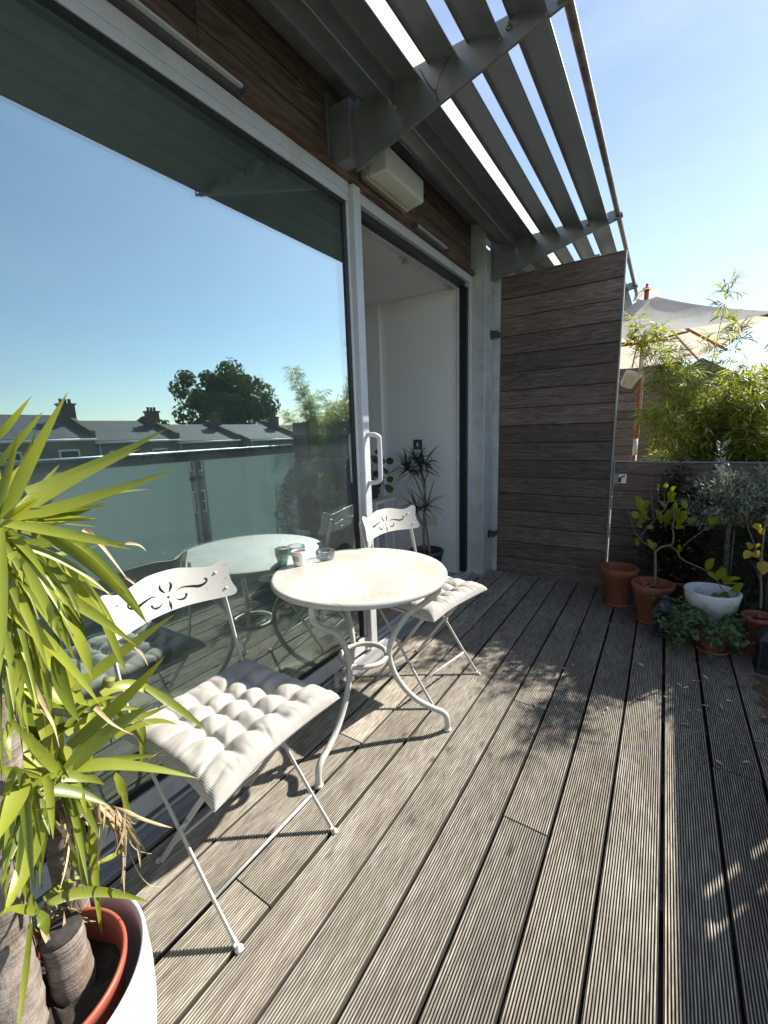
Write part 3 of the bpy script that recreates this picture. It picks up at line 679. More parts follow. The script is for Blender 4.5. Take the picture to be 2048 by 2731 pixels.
fn = thing('low_fence', (0.45, GY, 0), 'low dark board fence behind the potted plants', 'fence')
mb = MB()
zf_ = [-0.001, 0.19, 0.35, 0.50, 0.645, 0.79, 0.915, 1.008]
for za, zb in zip(zf_[:-1], zf_[1:]):
    mb.box((-0.305, GY + rnd.uniform(-.001, .001), za + 0.003), (0.93, GY + 0.022, zb - 0.001), rnd.random())
mb.build('boards', GATE, fn, bevel=0.003)
mb = MB(); mb.box((-0.304, GY + 0.0235, 0.004), (0.929, GY + 0.036, 1.007), 0.1); mb.build('light_stop_sheet', GATE, fn)  # same added sheet, keeps light out of the fence joints
mb = MB(); mb.box((-0.313, GY - 0.003, 0.0), (-0.3055, GY + 0.045, 1.010)); mb.box((-0.3130, GY - 0.004, 1.0105), (0.93, GY + 0.05, 1.019)); mb.box((0.42, GY + 0.0365, 0.0), (0.47, GY + 0.06, 1.0)); build_each(mb, 'steel_frame', GALV, fn)
mb = MB(); mb.tube([(-0.288, GY - 0.0015, 0.955), (-0.288, GY - 0.008, 0.955)], 0.008, 10); mb.build('bolt', DGREY, fn)
tf = thing('tall_fence', (0.83, GY, 0), 'taller dark board section at the outer end of the low fence', 'fence')
mb = MB()
for za, zb in ((1.0195, 1.16), (1.163, 1.30), (1.303, 1.43)): mb.box((0.72, GY + rnd.uniform(-.001, .001), za + 0.003), (0.93, GY + 0.022, zb), rnd.random())
mb.build('boards', GATE, tf, bevel=0.003)
mb = MB(); mb.box((0.70, GY - .004, 1.0195), (0.7195, GY + 0.04, 1.44)); mb.build('post', GATE, tf)
lk = thing('gate_latch', (-0.255, GY, 0.88), 'small cream latch plate with a black lever on the low fence', 'latch')
mb = MB(); mb.box((-0.312, GY - 0.0065, 0.842), (-0.2765, GY - 0.0045, 0.918)); mb.build('backplate', GALV, lk)
mb = MB(); mb.box((-0.276, GY - 0.012, 0.850), (-0.222, GY - 0.0045, 0.920)); mb.build('plate', CREAML, lk, bevel=0.003)
mb = MB(); mb.tube([(-0.232, GY - 0.016, 0.909), (-0.25, GY - 0.018, 0.903), (-0.262, GY - 0.018, 0.893), (-0.266, GY - 0.018, 0.868)], [0.0035, 0.005, 0.006, 0.005], 8); mb.box((-0.2755, GY - 0.016, 0.858), (-0.258, GY - 0.0122, 0.894)); mb.build('lever', BLACK, lk)

# ------------------------------------------------------------------ glass balustrade on the open side
XR = 0.95
bl = thing('glass_balustrade', (XR, 1.5, 0), 'frosted glass balustrade with steel posts and handrail along the terrace edge', 'balustrade')
mb = MB(); mb.tube([(XR, -1.6, 1.165), (XR, 3.72, 1.165)], 0.020, 14); hr = mb.build('handrail', STEEL, bl)
mb = MB(); mb.box((XR - .022, -1.6, 1.085), (XR - .0125, 3.72, 1.146)); mb.box((XR - .0122, -1.6, 1.132), (XR + .02, 3.72, 1.144)); mb.build('rail_shade_strip', DGREY, hr)  # dark colour stands in for the shaded band under the handrail
posts = [-1.37, -0.10, 1.165, 2.43]
for y in posts:
    mb = MB(); mb.box((XR - 0.035, y - 0.016, 0.0), (XR + 0.012, y + 0.016, 1.084)); mb.build('post', GALV, bl, bevel=0.003)
    mb = MB()
    for z in (0.22, 0.92): mb.box((XR - 0.02, y - 0.075, z - 0.02), (XR - 0.0125, y + 0.075, z + 0.02))
    build_each(mb, 'clamp', DGREY, bl)
for a, b in zip([-1.55] + posts, posts + [3.727]):
    mb = MB(); mb.box((XR - 0.012, a + 0.10, 0.06), (XR, b - (0.066 if b < 3.6 else 0.0), 1.131)); mb.build('glass_panel', FROST, bl)
mb = MB(); mb.box((XR - 0.03, -1.6, -0.03), (XR + 0.08, 3.7, 0.05)); mb.build('base_kerb', GREYD, bl)
# ------------------------------------------------------------------ bistro table
TC = (-1.026, 1.368); TZ = 0.726; TT = (-1.041, 1.388)
tb = thing('bistro_table', (TC[0], TC[1], 0), 'round white metal bistro table with three curved tube legs and a stained top', 'table')
mb = MB()
prof = [(0.0, TZ), (0.354, TZ), (0.362, TZ - 0.002), (0.3665, TZ - 0.008), (0.3665, TZ - 0.017), (0.363, TZ - 0.022), (0.355, TZ - 0.021), (0.351, TZ - 0.012), (0.0, TZ - 0.011)]
mb.lathe(prof, (TT[0], TT[1], 0), 96); o = mb.build('tabletop', TOPM, tb)
LP = [(.300, .716), (.328, .70), (.329, .67), (.318, .64), (.27, .595), (.2, .545), (.145, .47), (.117, .40), (.112, .345), (.128, .28), (.165, .21), (.225, .145), (.295, .105), (.335, .088), (.353, .066), (.358, .03), (.358, .006)]
for a in (-85, 28, 151):
    c, s = math.cos(R(a)), math.sin(R(a))
    mb = MB(); mb.tube(catmull([(TC[0] + r * c, TC[1] + r * s, z) for r, z in LP], 5), 0.0125, 14)
    lg = mb.build('leg', WHITE, tb)
    mb = MB(); mb.lathe([(0.0, 0.0), (0.017, 0.0), (0.018, 0.004), (0.015, 0.010), (0.0126, 0.011)], (TC[0] + .358 * c, TC[1] + .358 * s, 0), 18); mb.build('foot', WHITE, lg)
mb = MB(); n = 56
ring = [(TC[0] + .100 * math.cos(2 * math.pi * k / n), TC[1] + .100 * math.sin(2 * math.pi * k / n), .352) for k in range(n + 1)]
mb.tube(ring, 0.0105, 12, cap=False); mb.build('ring', WHITE, tb)

def on_table(u, v): return on_z(u, v, TZ)
# espresso cup, ashtray
cc = on_table(799, 1507)
cp = thing('espresso_cup', (cc[0], cc[1], TZ), 'small white espresso cup with coffee stains on the table edge', 'cup')
h_ = 0.066
mb = MB()
mb.lathe([(0.0, .0), (.021, .0), (.024, .003), (.0275, .02), (.0315, .045), (.0335, h_ - .002), (.0325, h_), (.0305, h_ - .002), (.0285, .045), (.0245, .02), (.018, .008), (0, .007)], (cc[0], cc[1], TZ + 0.0005), 40)
mb.build('bowl', CERAM, cp)
mb = MB(); mb.lathe([(0, .0095), (.0195, .0105), (.0253, .022), (.0296, .050), (.0304, .0588)], (cc[0], cc[1], TZ + 0.0008), 40); mb.build('coffee_residue', COFFEE, cp)
mb = MB()
P = []
for i in range(9):
    row = []
    for j in range(7):
        a = R(-78) + (i - 4) * 0.13; z = 0.024 + j * 0.004; r = 0.0279 + (z - .02) * .16 + 0.00035
        a += 0.06 * math.sin(j * 1.9) ; row.append((cc[0] + r * math.cos(a), cc[1] + r * math.sin(a), TZ + z + 0.003 * math.sin(i * 1.3)))
    P.append(row)
mb.grid(P); mb.build('coffee_stain', m_plain('coffee_drip_stain', (0.50, 0.36, 0.22), 0.4, 0.4, 60), cp)
ac = on_table(868, 1490)
at_ = thing('glass_ashtray', (ac[0], ac[1], TZ), 'clear pressed glass ashtray beside the espresso cup', 'ashtray')
mb = MB()
prof = [(0, .002), (.034, .002), (.039, .004), (.042, .012), (.044, .036), (.0425, .040), (.039, .038), (.037, .014), (.030, .009), (0, .008)]
n0 = len(mb.V); mb.lathe(prof, (ac[0], ac[1], TZ), 48)
for i in range(len(mb.V)):   # pressed flutes on the outside wall
    x, y, z = mb.V[i]; a = math.atan2(y - ac[1], x - ac[0]); r = math.hypot(x - ac[0], y - ac[1])
    if r > .0385:
        k = 1 + 0.03 * math.cos(16 * a); mb.V[i] = (ac[0] + (x - ac[0]) * k, ac[1] + (y - ac[1]) * k, z)
mb.build('bowl', CLEAR, at_)

# ------------------------------------------------------------------ folding bistro chairs
def sd_poly(px, py, poly):
    """signed distance, positive inside"""
    P = np.array(poly); Q = np.roll(P, -1, 0); d2 = np.full(px.shape, 1e9); ins = np.zeros(px.shape, bool)
    for (x0, y0), (x1, y1) in zip(P, Q):
        ex, ey = x1 - x0, y1 - y0; t = np.clip(((px - x0) * ex + (py - y0) * ey) / (ex * ex + ey * ey + 1e-15), 0, 1)
        d2 = np.minimum(d2, (px - x0 - t * ex) ** 2 + (py - y0 - t * ey) ** 2)
        c = ((y0 > py) != (y1 > py)); xi = x0 + (py - y0) / (y1 - y0 + 1e-15) * ex; ins ^= c & (px < xi)
    d = np.sqrt(d2); return np.where(ins, d, -d)
def panel_shape():
    half = [(0, .085), (.05, .082), (.095, .070), (.135, .059), (.160, .059), (.182, .067), (.198, .069), (.2085, .059), (.2075, .042), (.200, .012), (.2025, -.02), (.2105, -.045), (.205, -.059), (.190, -.062), (.15, -.058), (.10, -.051), (.05, -.046), (0, -.0445)]
    pts = half + [(-x, y) for x, y in half[-2:0:-1]]
    outl = [tuple(p) for p in catmull([(x, y, 0) for x, y in pts], 6, True)]; outl = [(p[0], p[1]) for p in outl]
    st = 0.0019
    xs = np.arange(-.214, .2145, st); ys = np.arange(-.066, .0895, st)
    X, Y = np.meshgrid(xs, ys, indexing='ij')
    f = sd_poly(X, Y, outl)
    strokes = [([(.030, .011), (.050, .0165), (.078, .0105), (.1026, .003), (.122, .006), (.1305, .0145), (.127, .0205)], [.0006, .0018, .0032, .0042, .0028, .0022, .0036]),
               ([(.021, -.010), (.031, -.0185), (.045, -.021), (.055, -.016), (.0575, -.010)], [.0005, .0018, .0032, .0022, .0035]),
               ([(.006, .015), (.015, .027), (.0185, .036), (.015, .047)], [.001, .0036, .0034, .0006])]
    strokes += [([(-x, y) for x, y in p], r) for p, r in strokes]
    strokes += [([(0, -.012), (.001, -.026), (.0, -.042)], [.0012, .0042, .0008]), ([(0, 0), (0.0005, 0)], [.0036, .0036])]
    hole = np.full(f.shape, -1.0)
    for p, r in strokes:
        c = np.array(catmull([(x, y, 0) for x, y in p], 10)); rr = np.interp(np.linspace(0, 1, len(c)), np.linspace(0, 1, len(r)), r)
        for q, w in zip(c, rr * 1.22): hole = np.maximum(hole, w - np.hypot(X - q[0], Y - q[1]))
    g = np.minimum(f, -hole)
    # marching squares with shared points
    V = []; idx = {}; F = []
    def node(key, p):
        if key not in idx: idx[key] = len(V); V.append(p)
        return idx[key]
    nx, ny = g.shape
    for i in range(nx - 1):
        for j in range(ny - 1):
            cs = [(i, j), (i + 1, j), (i + 1, j + 1), (i, j + 1)]; vals = [g[c] for c in cs]
            if max(vals) <= 0: continue
            poly = []
            for k in range(4):
                c, d = cs[k], cs[(k + 1) % 4]; a, b = vals[k], vals[(k + 1) % 4]
                if a > 0: poly.append(node(c, (X[c], Y[c])))
                if (a > 0) != (b > 0):
                    t = min(max(a / (a - b), .02), .98); key = (c, d) if c < d else (d, c)
                    poly.append(node(key, (X[c] + t * (X[d] - X[c]), Y[c] + t * (Y[d] - Y[c]))))
            if len(poly) >= 3: F.append(tuple(poly))
    return V, F
PV, PF = panel_shape()
TILT = R(15)
def panel_pt(s, h, off=0.0):
    x = 1.25 * s * s - 0.012 + off
    return (-0.243 + x * math.cos(TILT) - h * math.sin(TILT), s, 0.805 + h * math.cos(TILT) + x * math.sin(TILT))
def make_chair(label, loc, rz):
    t = thing('bistro_chair', loc, label, 'chair', 'white folding bistro chairs at the table', rz)
    mb = MB(); V = [panel_pt(s, h) for s, h in PV]; mb._add(V, [f[::-1] for f in PF], 0.5, False)
    bp = mb.build('backrest', WHITE, t, local=True, solid=0.0026)
    mb = MB()
    for sg in (-1, 1):
        for (s, h) in ((.160, .030), (.180, -.031)):
            c = panel_pt(sg * s, h, 0.0015); mb.lathe([(0.0052, -.0005), (.0046, .0020), (.0028, .0034), (0, .0038)], c, 12, tilt=rotm('Y', R(75)))
    build_each(mb, 'rivet', WHITE, bp, local=True)
    for sg in (-1, 1):
        y = sg * 0.193
        path = catmull([(.200, y, .012), (.11, y, .115), (.02, y, .225), (-.07, y, .335), (-.155, y, .44), (-.185, y, .53), (-.215, y, .645), (-.236, y * 0.985, .74), (-.252, y * 0.97, .80), (-.262, y * .96, .845)], 3)
        mb = MB(); n = len(path); ww = [0.0155 + (0.006 * max(0, math.sin(math.pi * (i / n - .60) / .3)) if .60 < i / n < .9 else 0) for i in range(n)]
        mb.bar(path, (1, 0, .5), ww, 0.0062); lg = mb.build('leg', WHITE, t, local=True)
        mb = MB(); mb.bar([(.193, y, .020), (.203, y, .006), (.220, y, .004)], (0, 1, 0), 0.014, 0.006); mb.lathe([(0, 0.0), (.011, 0.0), (.0115, .004), (.007, .0075), (.0055, .011), (0, .012)], (.216, y, 0), 14); mb.build('foot', WHITE, lg, local=True)
    for sg in (-1, 1):
        y = sg * 0.170
        mb = MB(); mb.bar(catmull([(-.178, y, .010), (-.06, y, .17), (.05, y, .315), (.135, y, .425)], 4), (1, 0, -.5), 0.0155, 0.0062); lg = mb.build('leg', WHITE, t, local=True)
        mb = MB(); mb.bar([(-.172, y, .018), (-.182, y, .006), (-.198, y, .004)], (0, 1, 0), 0.014, 0.006); mb.lathe([(0, 0.0), (.011, 0.0), (.0115, .004), (.007, .0075), (.0055, .011), (0, .012)], (-.194, y, 0), 14); mb.build('foot', WHITE, lg, local=True)
        mb = MB(); mb.tube([(.011, sg * .1655, .259), (.011, sg * .1985, .259)], 0.005, 10); mb.build('pivot', WHITE, t, local=True)
    mb = MB(); mb.tube([(.124, -.19, .098), (.124, .19, .098)], 0.0052, 10); mb.build('stretcher', WHITE, t, local=True)
    mb = MB(); mb.tube([(-.115, -.168, .098), (-.115, .168, .098)], 0.0052, 10); mb.build('stretcher', WHITE, t, local=True)
    mb = MB()
    mb.box((-.172, -.188, .428), (.172, -.174, .442)); mb.box((-.172, .174, .428), (.172, .188, .442)); mb.box((.158, -.1735, .428), (.172, .1735, .442)); mb.box((-.172, -.1735, .428), (-.158, .1735, .442))
    for x in (-.11, -.055, .0, .055, .11): mb.box((x - .017, -.1735, .434), (x + .017, .1735, .4405))
    mb.build('seat', WHITE, t, local=True)
    return t
def chair_copy(src, label, loc, rz):
    c = copy_tree(src); c.location = loc; c.rotation_euler = (0, 0, rz); c['label'] = label; return c
A_LOC, A_RZ = (-1.040, 0.703, 0.0), 0.0
B_LOC, B_RZ = (-0.995, 1.868, 0.0), R(-10.5)
chA = make_chair('white metal folding bistro chair standing next to the yucca', A_LOC, A_RZ)
chB = chair_copy(chA, 'white metal folding bistro chair behind the table, in front of the open doorway', B_LOC, B_RZ)

def cushion_mesh(seed, droop):
    rnd = random.Random(seed); n = 110
    U = np.linspace(0, 1, n); top = np.zeros((n, n, 3)); bot = np.zeros((n, n, 3))
    bp = [.245, .415, .585, .755]
    nb = [(a + rnd.uniform(-.012, .012), b + rnd.uniform(-.012, .012)) for a in bp for b in bp]
    uu, vv = np.meshgrid(U, U, indexing='ij')
    ex = np.minimum(uu, 1 - uu); ey = np.minimum(vv, 1 - vv)
    edge = (1 - np.exp(-(ex / .055))) * (1 - np.exp(-(ey / .055)))
    edge = edge ** 0.42 * np.clip(np.minimum(ex, ey) / .008, 0, 1) ** 0.5
    # creases run from button to button and fade into the border
    cre = np.zeros_like(uu)
    for a in bp:
        cre = np.maximum(cre, np.exp(-((uu - a + .006 * np.sin(17 * vv + a * 9)) / .016) ** 2) * (.30 + .70 * np.clip((ey - .06) / .16, 0, 1)))
        cre = np.maximum(cre, np.exp(-((vv - a + .006 * np.sin(15 * uu + a * 7)) / .016) ** 2) * (.30 + .70 * np.clip((ex - .06) / .16, 0, 1)))
    puff = np.zeros_like(uu)
    for a in bp:
        puff = np.maximum(puff, np.exp(-((uu - a) / .052) ** 2)); puff = np.maximum(puff, np.exp(-((vv - a) / .052) ** 2))
    dip = np.zeros_like(uu)
    for (a, b) in nb: dip = np.maximum(dip, np.exp(-np.sqrt((uu - a) ** 2 + (vv - b) ** 2) / .026))
    hgt = 0.064 * edge * (1 - 0.16 * puff * np.clip(np.minimum(ex, ey) / .2, 0, 1)) * (1 - 0.15 * cre) * (1 - 0.62 * dip)
    wr = np.zeros_like(uu)
    for k in range(26):
        a, b, th = rnd.random(), rnd.random(), rnd.uniform(0, 3.14); kx, ky = math.cos(th) * rnd.uniform(20, 60), math.sin(th) * rnd.uniform(20, 60)
        wr += np.sin(kx * uu + ky * vv + rnd.uniform(0, 6)) / 26
    hgt = hgt + 0.012 * wr * edge
    for k in range(60):
        sd = rnd.randrange(4); q = rnd.random(); L = rnd.uniform(.05, .12); am = rnd.uniform(.0008, .0026); ww = rnd.uniform(.006, .012)
        d_in, d_al = [(uu, vv), (1 - uu, vv), (vv, uu), (1 - vv, uu)][sd]; hgt = hgt - am * np.exp(-((d_al - q + d_in * rnd.uniform(-.4, .4)) / ww) ** 2) * np.exp(-((d_in - .06) / L) ** 2) * (edge > .2)
    pin = 1 - 0.055 * np.sin(np.pi * uu) ** .6; pin2 = 1 - 0.055 * np.sin(np.pi * vv) ** .6
    X = (uu - .5) * .425 * (1 + 0.05 - (0.075) * (1 - (2 * vv - 1) ** 2) * 0.9); Y = (vv - .5) * .445 * (1 + 0.05 - 0.075 * (1 - (2 * uu - 1) ** 2) * 0.9)
    base = 0.4425 + 0.012 * edge * 0
    dr = np.zeros_like(uu)
    for (cu, cv, am) in droop: dr += am * np.exp(-((uu - cu) ** 2 + (vv - cv) ** 2) / (2 * .17 ** 2))
    mid = 0.018 * (1 - edge) + 0.449
    top[..., 0] = X; top[..., 1] = Y; top[..., 2] = mid + hgt + dr
    bot[..., 0] = X; bot[..., 1] = Y; bot[..., 2] = 0.449 + 0.018 * (1 - edge) + dr * 1.0 - 0.0005
    mb = MB(); mb.grid(top)
    n0 = len(mb.V); mb.grid(bot[:, ::-1])
    return mb
for lab, loc, rz, seed, droop, off in (('beige needlecord tufted seat cushion on the chair nearest the yucca', A_LOC, A_RZ, 5, [(1, 0, -.020), (1, 1, .0), (0, 0, .004)], (.006, .012)),
                                      ('beige needlecord tufted seat cushion on the chair behind the table', B_LOC, B_RZ, 8, [(1, 0, -.010), (1, 1, .004)], (.012, .010))):
    c, s = math.cos(rz), math.sin(rz)
    p = (loc[0] + off[0] * c - off[1] * s, loc[1] + off[0] * s + off[1] * c, 0)
    mb = cushion_mesh(seed, droop)
    o = mb.build('seat_cushion', CORD, None); o.location = p; o.rotation_euler = (0, 0, rz)
    tag(o, lab, 'cushion', 'tufted cushions on the bistro chairs')
# ------------------------------------------------------------------ plant helpers
def prof_w(n, kind):
    o = []
    for i in range(n):
        t = i / (n - 1)
        if kind == 'sword': w = min(1.0, .62 + 1.1 * t) * max(0.0, 1 - t ** 2.6) ** .85
        elif kind == 'lance': w = math.sin(math.pi * min(1, t ** .75)) ** .9
        elif kind == 'oval': w = math.sin(math.pi * t ** .85) ** .65
        else: w = math.sin(math.pi * t ** .6) ** 1.1
        o.append(max(w, 0.012))
    return o
def arc(p0, d, L, droop, n=5, side=0.0):
    """points leaving p0 along d, bending down with gravity"""
    p = np.array(p0, float); d = np.array(d, float); d /= np.linalg.norm(d); out_ = [p.copy()]; st = L / (n - 1)
    sv = np.cross(d, (0, 0, 1.0)); sv /= (np.linalg.norm(sv) + 1e-9)
    for i in range(n - 1):
        p = p + d * st; out_.append(p.copy()); d = d + np.array((0, 0, -droop / (n - 1))) + sv * side / (n - 1); d /= np.linalg.norm(d)
    return out_
def rdir(zlo=-1, zhi=1):
    a = RNG.uniform(0, 2 * math.pi); z = RNG.uniform(zlo, zhi); q = math.sqrt(max(0, 1 - z * z)); return np.array((q * math.cos(a), q * math.sin(a), z))
def leaf(mb, p, d, L, w, kind='lance', n=4, droop=.3, tone=None, hint=None, fold=.15):
    pts = arc(p, d, L, droop, n); pw = prof_w(n, kind) if n > 3 else [0.25, 1.0, 0.03]
    if hint is None: hint = np.array((RNG.normal(0, .5), RNG.normal(0, .5), 1.0))
    mb.strip(pts, [w * q for q in pw], hint, fold, RNG.uniform(0, 1) if tone is None else tone)

# ------------------------------------------------------------------ yucca in the white planter
PC = np.array((-0.835, 0.140))
yp = thing('planter', (PC[0], PC[1], 0), 'large matt white planter with a red-brown inner pot holding the yucca', 'planter')
mb = MB()
mb.lathe([(0, .0), (.105, .0), (.112, .006), (.135, .06), (.156, .15), (.166, .24), (.168, .31), (.166, .365), (.165, .381), (.161, .385), (.157, .381), (.155, .365), (.155, .25), (.0, .22)], (*PC, 0), 64)
mb.build('outer_pot', WPOT, yp)
mb = MB()
mb.lathe([(.098, .20), (.114, .33), (.1145, .352), (.121, .353), (.123, .372), (.120, .376), (.1155, .375), (.112, .352), (.105, .30), (.10, .25)], (PC[0] - .002, PC[1] + .012, 0), 56)
mb.build('inner_pot', INNERPOT, yp)
mb = MB()
Pg = []
for i in range(20):
    r = 0.107 * i / 19; row = []
    for k in range(41):
        a = 2 * math.pi * k / 40; row.append((PC[0] - .002 + r * math.cos(a), PC[1] + .012 + r * math.sin(a), .318 + .010 * math.sin(23 * r + 3 * a) * math.sin(5 * a + 1) * (1 if i else 0)))
    Pg.append(row)
mb.grid(Pg); mb.build('soil', SOIL, yp)

yc = thing('yucca', (PC[0], PC[1], 0.32), 'tall yellow-green yucca with sword leaves in the white planter', 'pot plant')
GSTEM = m_plain('green_yucca_stem', (.22, .24, .05), .6, .3, 14, bmp=.4, dirt=(.16, .11, .05), dirt_amt=.7, dirt_scale=18)
def cane(pts, rads, name='trunk', mat=None):
    c = catmull(pts, 6); r = np.interp(np.linspace(0, 1, len(c)), np.linspace(0, 1, len(rads)), rads)
    r = [q * (1 + .035 * math.sin(i * 2.1) + .02 * math.sin(i * 5.3)) for i, q in enumerate(r)]
    mb = MB(); mb.tube(c, r, 18); o = mb.build(name, mat or BARK, yc)
    return o
def R7(u, v): return (u * .452, 1000 + v * .452)
def R8(u, v): return (u * .5425, 1900 + v * .5425)
def PR(u, v, r): return on_r(u, v, r)
t1 = cane([PR(*R8(95, 1600), .83), PR(*R8(60, 1350), .86), PR(*R8(25, 1050), .90), PR(*R7(-40, 1800), .95), PR(*R7(-70, 1300), .98), PR(*R7(-60, 950), .97)], [.040, .038, .036, .032, .028, .024])
t2 = cane([PR(*R8(385, 1385), .86), PR(*R8(345, 1240), .87), PR(*R8(300, 1085), .88)], [.034, .033, .033])
e = PR(*R8(300, 1085), .88); d_ = e - PR(*R8(345, 1240), .87); d_ /= np.linalg.norm(d_)
mb = MB(); mb.tube([e, e + d_ * .004, e + d_ * .014, e + d_ * .016], [.0335, .034, .029, .012], 18); mb.build('cut_top', CUTM, t2)
t3 = cane([PR(*R8(420, 1190), .96), PR(*R8(350, 900), .97), PR(*R8(300, 620), .97), PR(*R8(290, 420), .96), PR(*R8(300, 330), .95)], [.030, .027, .025, .022, .017])
t4 = cane([PR(*R7(500, 2300), 1.02), PR(*R7(560, 2050), 1.02), PR(*R7(620, 1900), 1.02), PR(*R7(645, 1790), 1.02)], [.010, .012, .013, .011], 'stem', GSTEM)

leaves = MB()
def Y(base, mid, tip, w, r0=.86, r1=.80, tone=.6, roll=None, conv=R7, fold=.16, n=11, r2=None, tipcol=None):
    rm_ = (r0 + r1) / 2 + .01
    A, B, C = PR(*conv(*base), r0), PR(*conv(*mid), r2 or rm_), PR(*conv(*tip), r1)
    pts = []
    for i in range(n):
        t = i / (n - 1); pts.append((1 - t) * (1 - t) * A + 2 * t * (1 - t) * (2 * B - .5 * A - .5 * C) + t * t * C)
    k = .452 if conv is R7 else .5425
    wm = w * k / FPX * depth_of(B) * .90
    hint = (CAM - B); hint /= np.linalg.norm(hint); hint = hint + np.array((0, 0, .45)) + RNG.normal(0, .28, 3)
    pw = prof_w(n, 'sword'); leaves.strip(pts, [wm * q for q in pw], hint, fold, tone, twist=RNG.uniform(-.5, .5))
# upper head, as the photo shows it
for a in [((-60, 420), (70, 275), (190, 120), 48, .9, .84, .62), ((-40, 560), (110, 395), (255, 212), 52, .88, .84, .68), ((30, 850), (185, 520), (402, 98), 100, .84, .76, .6),
          ((150, 690), (520, 555), (982, 318), 88, .9, .92, .45), ((95, 845), (400, 640), (835, 432), 74, .86, .90, .55), ((60, 850), (520, 735), (1057, 550), 88, .84, .82, .55),
          ((300, 800), (600, 712), (882, 675), 36, .9, .95, .6), ((100, 825), (400, 800), (655, 770), 52, .88, .86, .35), ((60, 830), (220, 680), (352, 525), 46, .92, .98, .6),
          ((0, 872), (430, 945), (775, 1030), 80, .80, .74, .62), ((40, 1010), (420, 978), (760, 995), 62, .84, .80, .3),
          ((240, 940), (560, 1130), (885, 1485), 84, .80, .78, .42), ((430, 970), (670, 1190), (868, 1465), 62, .85, .84, .35), ((230, 1040), (440, 1180), (562, 1375), 74, .88, .90, .3),
          ((60, 1050), (220, 1290), (365, 1570), 104, .78, .74, .95), ((30, 1150), (450, 1350), (805, 1598), 88, .80, .84, .55), ((330, 1170), (520, 1340), (650, 1500), 92, .86, .86, .85),
          ((20, 1270), (150, 1440), (330, 1640), 108, .78, .74, 1.0), ((0, 1390), (290, 1590), (600, 1960), 86, .76, .78, .72), ((360, 1440), (480, 1600), (545, 1800), 84, .82, .82, .8),
          ((8, 900), (20, 1380), (-5, 1800), 50, .74, .70, .5), ((10, 1560), (135, 1710), (265, 1890), 84, .80, .78, .7), ((10, 1670), (110, 1800), (230, 1950), 90, .80, .76, 1.0),
          ((60, 1130), (330, 1250), (560, 1420), 70, .84, .86, .4), ((20, 1080), (260, 1140), (480, 1290), 66, .86, .88, .7), ((100, 1200), (300, 1420), (440, 1680), 70, .88, .9, .3),
          ((150, 1500), (250, 1750), (300, 2000), 80, .86, .84, .35), ((60, 1700), (80, 1900), (40, 2150), 70, .80, .76, .6), ((330, 1650), (370, 1850), (470, 2050), 90, .90, .90, .35),
          ((560, 1340), (660, 1560), (745, 1760), 60, .94, .96, .5), ((500, 1330), (470, 1430), (500, 1560), 70, .9, .9, .15)]:
    Y(a[0], a[1], a[2], a[3], a[4], a[5], a[6])
# middle shoot
for a in [((430, 1870), (700, 1650), (1037, 1408), 78, .98, 1.0, .5), ((410, 2190), (700, 1935), (972, 1658), 96, .90, .84, .42), ((600, 1890), (800, 1835), (1000, 1950), 78, 1.0, 1.02, .7),
          ((860, 1845), (1040, 1960), (1212, 2090), 60, 1.02, .98, .4), ((540, 2090), (800, 2030), (1000, 1945), 52, .95, .96, .55), ((680, 2140), (880, 2050), (1052, 2066), 52, .95, .94, .6),
          ((400, 2080), (520, 1950), (690, 1900), 70, .96, .98, .5), ((390, 2120), (580, 2010), (720, 1990), 64, .98, 1.0, .8), ((820, 1990), (838, 2150), (835, 2330), 52, 1.0, 1.0, .45)]:
    Y(a[0], a[1], a[2], a[3], a[4], a[5], a[6])
# lower head and hanging blades
for a in [((300, 310), (560, 258), (977, 325), 72, .88, .82, .6), ((330, 290), (560, 232), (822, 205), 42, .9, .92, .4), ((325, 300), (500, 120), (745, -40), 96, .88, .86, .45),
          ((295, 310), (180, 180), (30, 5), 62, .86, .80, .5), ((300, 330), (420, 318), (512, 355), 56, .86, .84, .5), ((125, 410), (310, 385), (545, 465), 76, .84, .82, .3),
          ((115, 330), (70, 450), (-10, 630), 108, .82, .74, .75), ((220, 470), (130, 740), (20, 985), 104, .82, .74, .72), ((445, 470), (462, 760), (502, 1108), 46, .92, .90, .85),
          ((330, 590), (390, 760), (500, 945), 44, .9, .88, .5), ((230, 955), (450, 880), (740, 936), 56, .88, .86, .5), ((215, 920), (320, 850), (400, 800), 44, .9, .95, .55),
          ((185, 985), (130, 890), (90, 800), 36, .86, .86, .35), ((175, 985), (70, 970), (-20, 1020), 46, .84, .80, .45), ((185, 990), (220, 1040), (232, 1098), 60, .84, .80, .3),
          ((150, 1040), (120, 1330), (88, 1560), 34, .82, .76, .6), ((-20, 285), (80, 290), (215, 325), 42, .82, .84, .6), ((150, 100), (190, 200), (270, 300), 66, .86, .88, .45),
          ((380, 350), (430, 430), (550, 480), 40, .94, .95, .5), ((440, 520), (580, 560), (690, 635), 36, .94, .96, .5), ((560, 310), (600, 380), (625, 480), 50, .98, .98, .55),
          ((470, 750), (550, 710), (625, 660), 32, .94, .96, .6), ((250, 340), (240, 420), (260, 480), 50, .84, .82, .45), ((600, 380), (625, 500), (640, 600), 36, .98, 1.0, .6), ((60, 20), (35, 130), (55, 245), 46, .78, .74, .6)]:
    Y(a[0], a[1], a[2], a[3], a[4], a[5], a[6], conv=R8)
